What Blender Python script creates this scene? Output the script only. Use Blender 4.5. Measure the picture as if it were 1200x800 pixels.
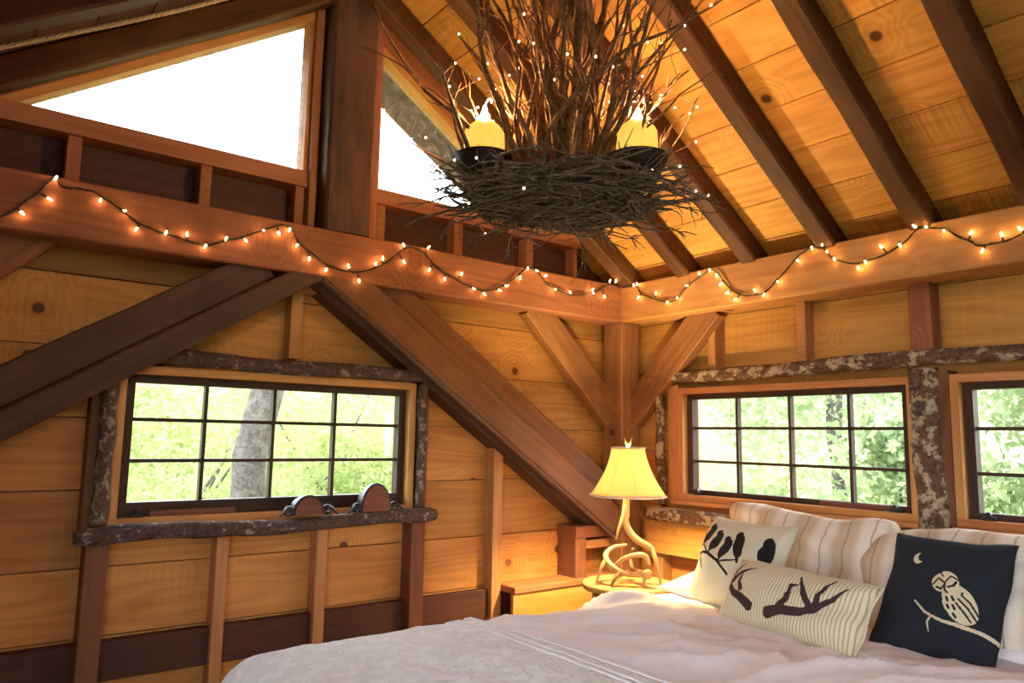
import bpy, math, random
import numpy as np
from mathutils import Vector, Matrix, noise

# ------------------------------------------------------------------ scene, camera, light
for o in list(bpy.data.objects):
    bpy.data.objects.remove(o)
scene = bpy.context.scene
col = scene.collection
H = 1.25                      # eye height above the floor; builder coordinates are measured from eye height
TH = Matrix.Translation((0, 0, H))
random.seed(7)

cam_d = bpy.data.cameras.new('camera')
cam_d.sensor_width = 36.0
cam_d.lens = 26.187
cam_d.clip_start = 0.02
cam_d.clip_end = 300
cam = bpy.data.objects.new('camera', cam_d)
col.objects.link(cam)
_r = Vector((-0.79035482, 0.6124104, 0.01711007))
_u = Vector((0.0912208, 0.09001777, 0.99175378))
_f = Vector((-0.60582012, -0.78539818, 0.12701055))
cm = Matrix(((_r.x, _u.x, -_f.x, 2.90296), (_r.y, _u.y, -_f.y, 2.79728), (_r.z, _u.z, -_f.z, H), (0, 0, 0, 1)))
cam.matrix_world = cm
scene.camera = cam

SKY = 13.0
LAMP_W = 88.0
CANDLE_W = 17.0
world = bpy.data.worlds.new('overcast_sky')
scene.world = world
world.use_nodes = True
bg = world.node_tree.nodes['Background']
bg.inputs['Color'].default_value = (0.86, 0.93, 1.0, 1)
bg.inputs['Strength'].default_value = SKY

scene.view_settings.view_transform = 'Standard'
scene.view_settings.look = 'None'
scene.view_settings.gamma = 1.0
scene.view_settings.exposure = 0.0
scene.view_settings.use_curve_mapping = False
scene.cycles.use_denoising = True
scene.cycles.max_bounces = 8
scene.cycles.diffuse_bounces = 5
scene.cycles.transparent_max_bounces = 24
scene.cycles.sample_clamp_indirect = 6.0
scene.cycles.caustics_reflective = False
scene.cycles.caustics_refractive = False

# ------------------------------------------------------------------ materials
MATS = {}


class NT:
    def __init__(self, name):
        self.m = bpy.data.materials.new(name)
        self.m.use_nodes = True
        self.t = self.m.node_tree
        self.t.nodes.clear()
        self.out = self.n('ShaderNodeOutputMaterial')

    def n(self, kind, **kw):
        nd = self.t.nodes.new(kind)
        for k, v in kw.items():
            if k.startswith('i_'):
                key = k[2:]
                key = int(key) if key.isdigit() else key.replace('_', ' ')
                nd.inputs[key].default_value = v
            else:
                setattr(nd, k, v)
        return nd

    def l(self, a, b):
        self.t.links.new(a, b)

    def val(self, x, sock):
        if isinstance(x, (int, float)):
            sock.default_value = x
        else:
            self.l(x, sock)

    def math(self, op, a, b=0.0, c=0.0, clamp=False):
        nd = self.n('ShaderNodeMath', operation=op, use_clamp=clamp)
        self.val(a, nd.inputs[0]); self.val(b, nd.inputs[1]); self.val(c, nd.inputs[2])
        return nd.outputs[0]

    def mix(self, fac, a, b, mode='MIX'):
        nd = self.n('ShaderNodeMix', data_type='RGBA', blend_type=mode)
        self.val(fac, nd.inputs[0])
        for v, s in ((a, nd.inputs[6]), (b, nd.inputs[7])):
            if isinstance(v, tuple):
                s.default_value = (*v[:3], 1)
            else:
                self.l(v, s)
        return nd.outputs[2]

    def smooth(self, x, a, b, lo=0.0, hi=1.0):
        nd = self.n('ShaderNodeMapRange', interpolation_type='SMOOTHSTEP')
        self.val(x, nd.inputs['Value'])
        nd.inputs['From Min'].default_value = a; nd.inputs['From Max'].default_value = b
        nd.inputs['To Min'].default_value = lo; nd.inputs['To Max'].default_value = hi
        return nd.outputs[0]

    def coords(self, spread=37.0):
        tc = self.n('ShaderNodeTexCoord')
        oi = self.n('ShaderNodeObjectInfo')
        k = self.math('MULTIPLY', oi.outputs['Random'], spread)
        cb = self.n('ShaderNodeCombineXYZ')
        self.l(k, cb.inputs[0]); self.l(self.math('MULTIPLY', k, 1.7), cb.inputs[1]); self.l(self.math('MULTIPLY', k, 0.6), cb.inputs[2])
        ad = self.n('ShaderNodeVectorMath', operation='ADD')
        self.l(tc.outputs['Object'], ad.inputs[0]); self.l(cb.outputs[0], ad.inputs[1])
        return ad.outputs[0], oi.outputs['Random'], tc

    def scale(self, v, s):
        nd = self.n('ShaderNodeVectorMath', operation='MULTIPLY')
        self.l(v, nd.inputs[0]); nd.inputs[1].default_value = s
        return nd.outputs[0]

    def noise(self, v, scale, detail=3.0, rough=0.55, dist=0.0):
        nd = self.n('ShaderNodeTexNoise', i_Scale=scale, i_Detail=detail, i_Roughness=rough, i_Distortion=dist)
        self.l(v, nd.inputs['Vector'])
        return nd.outputs['Fac']

    def bsdf(self, colour, rough=0.7, spec=0.3, bump=None, bump_s=0.3, bump_d=0.01, **kw):
        b = self.n('ShaderNodeBsdfPrincipled')
        if isinstance(colour, tuple):
            b.inputs['Base Color'].default_value = (*colour[:3], 1)
        else:
            self.l(colour, b.inputs['Base Color'])
        self.val(rough, b.inputs['Roughness'])
        b.inputs['Specular IOR Level'].default_value = spec
        for k, v in kw.items():
            b.inputs[k.replace('_', ' ')].default_value = v
        if bump is not None:
            bp = self.n('ShaderNodeBump', i_Strength=bump_s, i_Distance=bump_d)
            self.l(bump, bp.inputs['Height']); self.l(bp.outputs[0], b.inputs['Normal'])
        self.l(b.outputs[0], self.out.inputs['Surface'])
        return b


def wood(name, light, dark, knots=True, knot_col=(0.10, 0.028, 0.010), saw=0.12, rough=0.62, var=0.28, weather=0.0, wcol=(0.1, 0.08, 0.07), bump=0.25, grain=1.0):
    """sawn timber, grain along local X"""
    N = NT(name)
    v, rnd, tc = N.coords()
    vk = N.n('ShaderNodeVectorMath', operation='MULTIPLY'); N.l(v, vk.inputs[0]); vk.inputs[1].default_value = (2.1, 2.1, 0.0)
    vor = N.n('ShaderNodeTexVoronoi', feature='F1', voronoi_dimensions='2D', i_Scale=1.0, i_Randomness=1.0)
    N.l(vk.outputs[0], vor.inputs['Vector'])
    kd = vor.outputs['Distance']
    warp = N.smooth(kd, 0.26, 0.0, 0.0, 1.0)
    sx = N.n('ShaderNodeSeparateXYZ'); N.l(v, sx.inputs[0])
    # cathedral grain: contour lines of a stretched noise, bent around the knots
    nz = N.noise(N.scale(v, (0.55, 5.0, 5.0)), 1.0, 2.0, 0.5)
    if knots:
        nz = N.math('ADD', nz, N.math('MULTIPLY', warp, 0.35))
    ring = N.math('SINE', N.math('MULTIPLY', nz, 75.0 * grain))
    ring = N.math('MULTIPLY_ADD', ring, 0.5, 0.5)
    streak = N.noise(N.scale(v, (1.6, 42.0, 42.0)), 1.0, 4.0, 0.6)
    blotch = N.noise(N.scale(v, (1.5, 3.5, 3.5)), 1.0, 3.0, 0.55)
    g = N.math('ADD', N.math('MULTIPLY', ring, 0.13), N.math('ADD', N.math('MULTIPLY', streak, 0.40), N.math('MULTIPLY', blotch, 0.60)))
    g = N.smooth(g, 0.36, 0.86)
    c = N.mix(g, light, dark)
    if saw > 0:
        sw = N.noise(N.scale(v, (75.0, 1.2, 1.2)), 1.0, 1.0, 0.5)
        msk = N.smooth(N.noise(N.scale(v, (1.1, 2.2, 2.2)), 1.0, 2.0), 0.48, 0.66)
        sf = N.math('MULTIPLY', N.smooth(sw, 0.45, 0.62), N.math('MULTIPLY_ADD', msk, saw * 2.0, saw * 0.1))
        c = N.mix(sf, c, tuple(x * 0.45 for x in dark))
    if weather > 0:
        wm = N.smooth(N.noise(N.scale(v, (0.9, 4.0, 4.0)), 1.6, 5.0, 0.65), 0.42, 0.62)
        c = N.mix(N.math('MULTIPLY', wm, weather), c, wcol)
    if knots:
        kn = N.smooth(kd, 0.052, 0.030)
        halo = N.math('MULTIPLY', N.smooth(kd, 0.16, 0.03), 0.4)
        pick = N.smooth(vor.outputs['Color'], 0.35, 0.42)
        c = N.mix(N.math('MULTIPLY', halo, pick), c, dark)
        c = N.mix(N.math('MULTIPLY', kn, pick), c, knot_col)
    br = N.math('MULTIPLY_ADD', rnd, var, 1.0 - var * 0.5)
    hs = N.n('ShaderNodeHueSaturation'); N.l(c, hs.inputs['Color']); N.l(br, hs.inputs['Value'])
    rn2 = N.math('FRACT', N.math('MULTIPLY', rnd, 17.3))
    N.l(N.math('MULTIPLY_ADD', rn2, 0.016, 0.492), hs.inputs['Hue'])
    hgt = N.math('ADD', streak, N.math('MULTIPLY', ring, 0.2))
    N.bsdf(hs.outputs[0], rough, 0.25, hgt, bump, 0.004)
    MATS[name] = N.m
    return N.m


def bark(name, pale, dark, amount=0.5, scale=16.0):
    N = NT(name)
    v, rnd, tc = N.coords()
    a = N.noise(N.scale(v, (1.0, 1.3, 1.3)), scale, 6.0, 0.68, 0.15)
    b = N.noise(v, scale * 4, 3.0, 0.6)
    m = N.smooth(a, 0.60 - amount * 0.20, 0.67 - amount * 0.20)
    c = N.mix(N.smooth(b, 0.3, 0.7), dark, tuple(x * 2.2 for x in dark))
    c2 = N.mix(N.smooth(b, 0.35, 0.75), pale, tuple(x * 0.6 for x in pale))
    c = N.mix(m, c, c2)
    N.bsdf(c, 0.8, 0.2, N.math('ADD', a, N.math('MULTIPLY', b, 0.5)), 0.6, 0.012)
    MATS[name] = N.m


def plain(name, colour, rough=0.6, spec=0.3, var=0.0, nscale=30.0, bump=0.0, **kw):
    N = NT(name)
    v, rnd, tc = N.coords()
    n = N.noise(v, nscale, 3.0, 0.55)
    c = N.mix(N.math('MULTIPLY', n, var), colour, tuple(x * 0.5 for x in colour[:3])) if var else colour
    N.bsdf(c, rough, spec, n if bump else None, bump, 0.004, **kw)
    MATS[name] = N.m


def emit(name, colour, strength):
    N = NT(name)
    e = N.n('ShaderNodeEmission', i_Strength=strength)
    e.inputs['Color'].default_value = (*colour, 1)
    N.l(e.outputs[0], N.out.inputs['Surface'])
    MATS[name] = N.m


def glass(name, dusty=0.0):
    N = NT(name)
    tr = N.n('ShaderNodeBsdfTransparent'); tr.inputs['Color'].default_value = (0.97, 0.98, 0.98, 1)
    gl = N.n('ShaderNodeBsdfGlossy', i_Roughness=0.03)
    mx = N.n('ShaderNodeMixShader'); mx.inputs[0].default_value = 0.045
    N.l(tr.outputs[0], mx.inputs[1]); N.l(gl.outputs[0], mx.inputs[2])
    last = mx.outputs[0]
    if dusty:
        v, rnd, tc = N.coords()
        n = N.noise(N.scale(v, (3.0, 3.0, 1.0)), 9.0, 6.0, 0.75)
        df = N.n('ShaderNodeBsdfDiffuse'); df.inputs['Color'].default_value = (0.5, 0.5, 0.55, 1)
        m2 = N.n('ShaderNodeMixShader')
        N.l(N.smooth(n, 0.35, 0.8, 0.0, dusty), m2.inputs[0])
        N.l(last, m2.inputs[1]); N.l(df.outputs[0], m2.inputs[2])
        last = m2.outputs[0]
    N.l(last, N.out.inputs['Surface'])
    MATS[name] = N.m


def leafy(name, c1, c2, trans=0.45):
    N = NT(name)
    v, rnd, tc = N.coords()
    n = N.noise(v, 3.0, 3.0)
    oc = N.mix(N.smooth(n, 0.35, 0.65), c1, c2)
    d = N.n('ShaderNodeBsdfDiffuse'); t = N.n('ShaderNodeBsdfTranslucent')
    N.l(oc, d.inputs[0]); N.l(oc, t.inputs[0])
    mx = N.n('ShaderNodeMixShader'); mx.inputs[0].default_value = trans
    N.l(d.outputs[0], mx.inputs[1]); N.l(t.outputs[0], mx.inputs[2])
    N.l(mx.outputs[0], N.out.inputs['Surface'])
    MATS[name] = N.m


wood('pine_board', (0.57, 0.265, 0.070), (0.37, 0.140, 0.033), saw=0.05, var=0.34)
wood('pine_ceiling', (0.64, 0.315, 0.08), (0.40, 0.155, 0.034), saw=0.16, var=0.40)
wood('pine_trim', (0.60, 0.28, 0.09), (0.43, 0.17, 0.05), knots=False, saw=0.02, var=0.2)
wood('pine_stud', (0.48, 0.225, 0.09), (0.31, 0.13, 0.048), saw=0.03, var=0.3)
wood('beam_wood', (0.35, 0.118, 0.060), (0.19, 0.06, 0.034), saw=0.04, var=0.1, weather=0.25, wcol=(0.16, 0.055, 0.03))
wood('plate_wood', (0.52, 0.25, 0.085), (0.34, 0.135, 0.042), saw=0.06, var=0.1, weather=0.2, wcol=(0.26, 0.10, 0.04))
wood('rafter_wood', (0.085, 0.030, 0.011), (0.032, 0.011, 0.006), knots=False, saw=0.12, var=0.3, weather=0.55, wcol=(0.14, 0.062, 0.027))
wood('brace_wood', (0.095, 0.042, 0.029), (0.042, 0.020, 0.015), knots=False, saw=0.18, var=0.2, weather=0.3, wcol=(0.10, 0.055, 0.04))
wood('brace_red', (0.22, 0.082, 0.036), (0.105, 0.038, 0.018), knots=False, saw=0.10, var=0.2, weather=0.35, wcol=(0.17, 0.10, 0.065))
wood('post_wood', (0.34, 0.145, 0.055), (0.18, 0.068, 0.027), saw=0.05, var=0.15, weather=0.3, wcol=(0.13, 0.055, 0.025))
wood('weathered_strip', (0.26, 0.16, 0.095), (0.15, 0.085, 0.05), knots=False, saw=0.05, weather=0.3)
wood('old_post', (0.085, 0.042, 0.036), (0.032, 0.017, 0.016), knots=False, saw=0.02, weather=0.6, wcol=(0.17, 0.08, 0.052))
wood('dark_board', (0.085, 0.034, 0.022), (0.04, 0.016, 0.011), knots=False, saw=0.05, var=0.2)
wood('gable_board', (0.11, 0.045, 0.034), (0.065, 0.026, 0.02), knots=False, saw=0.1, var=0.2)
wood('red_trim', (0.46, 0.185, 0.095), (0.31, 0.11, 0.052), saw=0.03, var=0.15)
wood('roof_dark', (0.11, 0.055, 0.042), (0.055, 0.028, 0.024), knots=True, saw=0.1, var=0.3)  # left slope's pine painted dark for shade; outside soffit boards weathered dark
wood('floor_wood', (0.36, 0.18, 0.08), (0.22, 0.10, 0.04), var=0.2)
wood('sash_wood', (0.065, 0.030, 0.020), (0.035, 0.016, 0.011), knots=False, saw=0.0, var=0.1, rough=0.5)
wood('table_wood', (0.52, 0.28, 0.10), (0.34, 0.16, 0.05), knots=False, saw=0.0)
wood('brown_wood', (0.20, 0.075, 0.04), (0.12, 0.042, 0.024), knots=False, saw=0.0)
bark('birch_bark', (0.46, 0.37, 0.25), (0.075, 0.040, 0.026), 0.52, 17)
bark('mottled_bark', (0.34, 0.27, 0.20), (0.065, 0.037, 0.027), 0.45, 26)
bark('dark_bark', (0.33, 0.26, 0.21), (0.055, 0.034, 0.028), 0.25, 20)
bark('tree_bark', (0.15, 0.13, 0.115), (0.05, 0.043, 0.038), 0.5, 9)
bark('branch_bark', (0.36, 0.19, 0.10), (0.13, 0.06, 0.033), 0.5, 30)
bark('twig_bark', (0.25, 0.205, 0.195), (0.085, 0.065, 0.06), 0.5, 30)
plain('black_iron', (0.02, 0.018, 0.02), 0.35, 0.5)
plain('rusty_dish', (0.022, 0.016, 0.018), 0.55, 0.3, var=0.4)
plain('wire_green', (0.02, 0.022, 0.012), 0.5)
plain('socket_green', (0.02, 0.03, 0.012), 0.5)
plain('rope_fibre', (0.55, 0.45, 0.33), 0.9, 0.1, var=0.6, nscale=90, bump=0.5)
plain('antler_bone', (0.46, 0.28, 0.115), 0.45, 0.35, var=0.75, nscale=14, bump=0.3)
plain('antler_dark', (0.20, 0.10, 0.045), 0.5, 0.3, var=0.6, nscale=25, bump=0.3)
plain('brass', (0.75, 0.52, 0.2), 0.35, 0.5)
plain('white_linen', (0.84, 0.80, 0.79), 0.85, 0.1, var=0.06, nscale=200, bump=0.1)
plain('duvet_linen', (0.86, 0.775, 0.775), 0.85, 0.1, var=0.05, nscale=300, bump=0.1)
plain('mattress_cloth', (0.75, 0.72, 0.68), 0.9, 0.1)
plain('cream_linen', (0.64, 0.58, 0.42), 0.9, 0.1, var=0.2, nscale=320, bump=0.3)
plain('print_black', (0.018, 0.016, 0.016), 0.9, 0.1)
plain('print_beige', (0.62, 0.53, 0.36), 0.9, 0.1)
plain('print_dark', (0.05, 0.03, 0.03), 0.9, 0.1)
plain('navy_linen', (0.022, 0.026, 0.035), 0.9, 0.15, var=0.6, nscale=380, bump=0.4)
plain('outside_siding', (0.16, 0.10, 0.07), 0.8)
plain('red_paint', (0.55, 0.08, 0.05), 0.6)
plain('hill_grass', (0.22, 0.26, 0.10), 0.95, 0.1, var=0.8, nscale=1.2)
emit('fairy_glow', (1.0, 0.52, 0.17), 70.0)
emit('fairy_small', (1.0, 0.62, 0.34), 14.0)
emit('wick_glow', (1.0, 0.78, 0.50), 5.0)
emit('lamp_bulb_glow', (1.0, 0.76, 0.34), LAMP_W / (math.pi * 0.0113))
emit('candle_tip_glow', (1.0, 0.60, 0.22), CANDLE_W / (math.pi * 0.0035))
glass('pane_glass')
glass('dusty_glass', 0.55)
leafy('leaf_pale', (0.25, 0.31, 0.10), (0.40, 0.44, 0.20))
leafy('leaf_green', (0.16, 0.23, 0.10), (0.30, 0.36, 0.20))
leafy('leaf_mid', (0.24, 0.32, 0.14), (0.40, 0.45, 0.26))


def striped(name, base, lines, period, width, thin=None, rough=0.9):
    N = NT(name)
    tc = N.n('ShaderNodeTexCoord')
    sx = N.n('ShaderNodeSeparateXYZ'); N.l(tc.outputs['Object'], sx.inputs[0])
    fr = N.math('FRACT', N.math('MULTIPLY_ADD', sx.outputs[0], 1.0 / period, 100.37))
    m = N.smooth(N.math('ABSOLUTE', N.math('SUBTRACT', fr, 0.5)), width, width * 0.4)
    c = N.mix(m, base, lines)
    if thin:
        fr2 = N.math('FRACT', N.math('MULTIPLY_ADD', sx.outputs[0], 2.0 / period, 100.21))
        m2 = N.smooth(N.math('ABSOLUTE', N.math('SUBTRACT', fr2, 0.5)), 0.06, 0.02)
        c = N.mix(N.math('MULTIPLY', m2, 0.6), c, thin)
    v = N.scale(tc.outputs['Object'], (500.0, 500.0, 500.0))
    N.bsdf(c, rough, 0.1, N.noise(v, 1.0, 2.0), 0.15, 0.002)
    MATS[name] = N.m


striped('sham_cloth', (0.76, 0.66, 0.55), (0.58, 0.44, 0.30), 0.17, 0.34, (0.28, 0.20, 0.15))
striped('corduroy', (0.68, 0.60, 0.42), (0.42, 0.34, 0.21), 0.0125, 0.22)


def shade_cloth():
    N = NT('shade_cloth')
    v, rnd, tc = N.coords()
    n = N.noise(v, 35.0, 3.0)
    c = N.mix(N.math('MULTIPLY', n, 0.5), (0.80, 0.58, 0.32), (0.58, 0.36, 0.16))
    d = N.n('ShaderNodeBsdfDiffuse'); t = N.n('ShaderNodeBsdfTranslucent')
    N.l(c, d.inputs[0]); N.l(c, t.inputs[0])
    mx = N.n('ShaderNodeMixShader'); mx.inputs[0].default_value = 0.42
    N.l(d.outputs[0], mx.inputs[1]); N.l(t.outputs[0], mx.inputs[2])
    N.l(mx.outputs[0], N.out.inputs['Surface'])
    MATS['shade_cloth'] = N.m


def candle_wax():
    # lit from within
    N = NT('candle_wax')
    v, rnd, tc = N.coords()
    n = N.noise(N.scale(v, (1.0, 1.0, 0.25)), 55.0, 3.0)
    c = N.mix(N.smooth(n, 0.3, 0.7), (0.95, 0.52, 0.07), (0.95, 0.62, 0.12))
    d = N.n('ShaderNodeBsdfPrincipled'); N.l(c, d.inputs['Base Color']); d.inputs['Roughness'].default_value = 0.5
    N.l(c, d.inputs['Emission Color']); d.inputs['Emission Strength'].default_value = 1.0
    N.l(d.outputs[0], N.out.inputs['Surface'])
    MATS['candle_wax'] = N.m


def coverlet_cloth():
    N = NT('coverlet_cloth')
    tc = N.n('ShaderNodeTexCoord')
    v = tc.outputs['Object']
    vor = N.n('ShaderNodeTexVoronoi', feature='F1', i_Scale=16.0); N.l(v, vor.inputs['Vector'])
    n = N.noise(v, 28.0, 4.0, 0.6, 0.8)
    h = N.math('ADD', N.smooth(vor.outputs['Distance'], 0.2, 0.6), N.math('MULTIPLY', N.smooth(n, 0.42, 0.56), 1.2))
    c = N.mix(N.smooth(n, 0.42, 0.58), (0.83, 0.81, 0.77), (0.90, 0.885, 0.86))
    N.bsdf(c, 0.9, 0.1, h, 0.6, 0.006)
    MATS['coverlet_cloth'] = N.m


shade_cloth(); candle_wax(); coverlet_cloth()

# ------------------------------------------------------------------ builders
WM = {}


def link(o, M, parent=None):
    col.objects.link(o)
    Mw = TH @ M
    WM[o] = Mw
    if parent is not None:
        o.parent = parent
        o.matrix_local = WM[parent].inverted() @ Mw
    else:
        o.matrix_basis = Mw
    return o


def tag(o, label=None, cat=None, group=None, kind=None):
    for k, v in (('label', label), ('category', cat), ('group', group), ('kind', kind)):
        if v:
            o[k] = v
    return o


def thing(name, label, cat, base, group=None, kind=None):
    o = bpy.data.objects.new(name, None)
    o.empty_display_size = 0.05
    link(o, Matrix.Translation(base))
    return tag(o, label, cat, group, kind)


def obj(name, verts, faces, mat, parent=None, M=None, smooth=False, origin=None):
    me = bpy.data.meshes.new(name)
    V = np.asarray(verts, dtype=float).reshape(-1, 3)
    if M is None:
        if origin is None:
            lo, hi = V.min(0), V.max(0)
            origin = ((lo[0] + hi[0]) / 2, (lo[1] + hi[1]) / 2, lo[2])
        V = V - np.array(origin)
        M = Matrix.Translation(origin)
    me.from_pydata(V.tolist(), [], [tuple(f) for f in faces])
    if mat:
        me.materials.append(MATS[mat])
    if smooth:
        me.polygons.foreach_set('use_smooth', [True] * len(me.polygons))
    me.update()
    return link(bpy.data.objects.new(name, me), M, parent)


def fix_normals(o):
    import bmesh
    bm = bmesh.new(); bm.from_mesh(o.data)
    bmesh.ops.recalc_face_normals(bm, faces=bm.faces)
    bm.to_mesh(o.data); bm.free()


def timber(name, p0, p1, w, h, mat, parent=None, up=(0, 0, 1), c=0.004, seg=1, rough=0.0, seed=0, smooth=False):
    """box of width w (across) and height h (along up) around the axis p0-p1, chamfered, optionally hand-hewn"""
    p0, p1, up = Vector(p0), Vector(p1), Vector(up)
    X = (p1 - p0); L = X.length; X.normalize()
    Z = (up - X * up.dot(X)).normalized(); Y = Z.cross(X)
    ring0 = [(-w/2 + c, -h/2), (w/2 - c, -h/2), (w/2, -h/2 + c), (w/2, h/2 - c), (w/2 - c, h/2), (-w/2 + c, h/2), (-w/2, h/2 - c), (-w/2, -h/2 + c)]
    vs, fs = [], []
    for i in range(seg + 1):
        x = -L/2 + L * i / seg
        for j, (y, z) in enumerate(ring0):
            if rough:
                q = Vector((x * 3.1 + seed * 7.3, y * 9 + seed, z * 9 - seed))
                d = noise.noise_vector(q) * rough + noise.noise_vector(q * 5.0) * rough * 0.4
                vs.append((x, y + d.y, z + d.z))
            else:
                vs.append((x, y, z))
    for i in range(seg):
        for j in range(8):
            a, b = i * 8 + j, i * 8 + (j + 1) % 8
            fs.append((a, b, b + 8, a + 8))
    fs.append(tuple(range(7, -1, -1)))
    fs.append(tuple(range(seg * 8, seg * 8 + 8)))
    mid = (p0 + p1) / 2
    M = Matrix(((X.x, Y.x, Z.x, mid.x), (X.y, Y.y, Z.y, mid.y), (X.z, Y.z, Z.z, mid.z), (0, 0, 0, 1)))
    return obj(name, vs, fs, mat, parent, M)


def prism(name, poly, plane, a, b, mat, parent=None, longaxis=None):
    """polygon in a wall plane extruded from depth a to b; plane 'A' = (x,z) at y, 'B' = (y,z) at x. Local X follows the wall."""
    n = len(poly)
    cx = sum(p[0] for p in poly) / n; cz = sum(p[1] for p in poly) / n; cd = (a + b) / 2
    area = sum(poly[i][0] * poly[(i + 1) % n][1] - poly[(i + 1) % n][0] * poly[i][1] for i in range(n))
    if area < 0:
        poly = poly[::-1]
    vs = [(p[0] - cx, p[1] - cz, a - cd) for p in poly] + [(p[0] - cx, p[1] - cz, b - cd) for p in poly]
    fs = [tuple(range(n)), tuple(range(2 * n - 1, n - 1, -1))] + [(i, i + n, (i + 1) % n + n, (i + 1) % n) for i in range(n)]
    if plane == 'A':
        M = Matrix(((1, 0, 0, cx), (0, 0, 1, cd), (0, 1, 0, cz), (0, 0, 0, 1)))
    else:
        M = Matrix(((0, 0, 1, cd), (1, 0, 0, cx), (0, 1, 0, cz), (0, 0, 0, 1)))
    if longaxis is not None:      # turn local X along the given in-plane direction
        ang = math.atan2(longaxis[1], longaxis[0])
        Rz = Matrix.Rotation(-ang, 4, 'Z')
        vs = [tuple(Rz @ Vector(v)) for v in vs]
        M = M @ Matrix.Rotation(ang, 4, 'Z')
    o = obj(name, vs, fs, mat, parent, M)
    fix_normals(o)
    return o


def rect(x0, x1, z0, z1):
    return [(x0, z0), (x1, z0), (x1, z1), (x0, z1)]


def subtract(r, holes):
    """axis-aligned rectangle minus rectangular holes -> list of rectangles"""
    out = [r]
    for h in holes:
        nxt = []
        for (x0, x1, z0, z1) in out:
            hx0, hx1, hz0, hz1 = max(x0, h[0]), min(x1, h[1]), max(z0, h[2]), min(z1, h[3])
            if hx0 >= hx1 or hz0 >= hz1:
                nxt.append((x0, x1, z0, z1)); continue
            if x0 < hx0: nxt.append((x0, hx0, z0, z1))
            if hx1 < x1: nxt.append((hx1, x1, z0, z1))
            if z0 < hz0: nxt.append((hx0, hx1, z0, hz0))
            if hz1 < z1: nxt.append((hx0, hx1, hz1, z1))
        out = nxt
    return [q for q in out if q[1] - q[0] > 0.004 and q[3] - q[2] > 0.004]


def tube_data(pts, radii, sides=8, cap=True, wob=0.0, seed=0, voff=0):
    pts = [Vector(p) for p in pts]
    n = len(pts)
    if not hasattr(radii, '__len__'):
        radii = [radii] * n
    vs, fs = [], []
    T = (pts[1] - pts[0]).normalized()
    ref = Vector((0, 0, 1)) if abs(T.z) < 0.9 else Vector((1, 0, 0))
    Nn = (ref - T * ref.dot(T)).normalized()
    for i, p in enumerate(pts):
        T = (pts[min(i + 1, n - 1)] - pts[max(i - 1, 0)])
        if T.length < 1e-9: T = Vector((0, 0, 1))
        T.normalize()
        Nn = (Nn - T * Nn.dot(T))
        if Nn.length < 1e-6: Nn = T.orthogonal()
        Nn.normalize()
        B = T.cross(Nn)
        for j in range(sides):
            a = 2 * math.pi * j / sides
            r = radii[i]
            if wob:
                r *= 1 + wob * noise.noise(Vector((p.x * 9 + math.cos(a) * 1.1 + seed, p.y * 9 + math.sin(a) * 1.1, p.z * 9 - seed)))
            q = p + (Nn * math.cos(a) + B * math.sin(a)) * r
            vs.append((q.x, q.y, q.z))
    for i in range(n - 1):
        for j in range(sides):
            a, b = voff + i * sides + j, voff + i * sides + (j + 1) % sides
            fs.append((a, b, b + sides, a + sides))
    if cap:
        fs.append(tuple(voff + k for k in range(sides - 1, -1, -1)))
        fs.append(tuple(voff + (n - 1) * sides + k for k in range(sides)))
    return vs, fs


def tube(name, pts, radii, mat, parent=None, sides=8, wob=0.0, seed=0, smooth=True, M=None):
    v, f = tube_data(pts, radii, sides, True, wob, seed)
    return obj(name, v, f, mat, parent, M, smooth)


def log_along(name, p0, p1, r, mat, parent=None, seg=24, sides=12, wob=0.16, bend=0.006, seed=0):
    """bark-covered log, local X along its length"""
    p0, p1 = Vector(p0), Vector(p1)
    X = p1 - p0; L = X.length; X.normalize()
    up = Vector((0, 0, 1)) if abs(X.z) < 0.9 else Vector((0, 1, 0))
    Z = (up - X * up.dot(X)).normalized(); Y = Z.cross(X)
    M = Matrix(((X.x, Y.x, Z.x, p0.x), (X.y, Y.y, Z.y, p0.y), (X.z, Y.z, Z.z, p0.z), (0, 0, 0, 1)))
    pts, rr = [], []
    for i in range(seg + 1):
        t = i / seg
        k = 1.0 if 0 < i < seg else 0.8
        pts.append((L * t, bend * 2 * noise.noise(Vector((t * 3 + seed, 0, 1))), bend * 2 * noise.noise(Vector((t * 3 + seed, 5, 1)))))
        rr.append(r * k * (1 + 0.18 * noise.noise(Vector((t * 6 + seed * 3, 2, 2)))))
    return tube(name, pts, rr, mat, parent, sides, wob, seed, True, M)


def lathe(name, prof, mat, parent=None, base=(0, 0, 0), sides=32, closed=False, smooth=True, flute=0.0, nfl=8):
    vs, fs = [], []
    n = len(prof)
    for i, (r, z) in enumerate(prof):
        for j in range(sides):
            a = 2 * math.pi * j / sides
            rr = r * (1 + flute * abs(math.sin(a * nfl / 2)))
            vs.append((base[0] + rr * math.cos(a), base[1] + rr * math.sin(a), base[2] + z))
    m = n if closed else n - 1
    for i in range(m):
        for j in range(sides):
            a, b = i * sides + j, i * sides + (j + 1) % sides
            c, d = ((i + 1) % n) * sides + j, ((i + 1) % n) * sides + (j + 1) % sides
            fs.append((a, b, d, c))
    if not closed:
        fs.append(tuple(range(sides - 1, -1, -1))); fs.append(tuple((n - 1) * sides + k for k in range(sides)))
    return obj(name, vs, fs, mat, parent, None, smooth)


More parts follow.
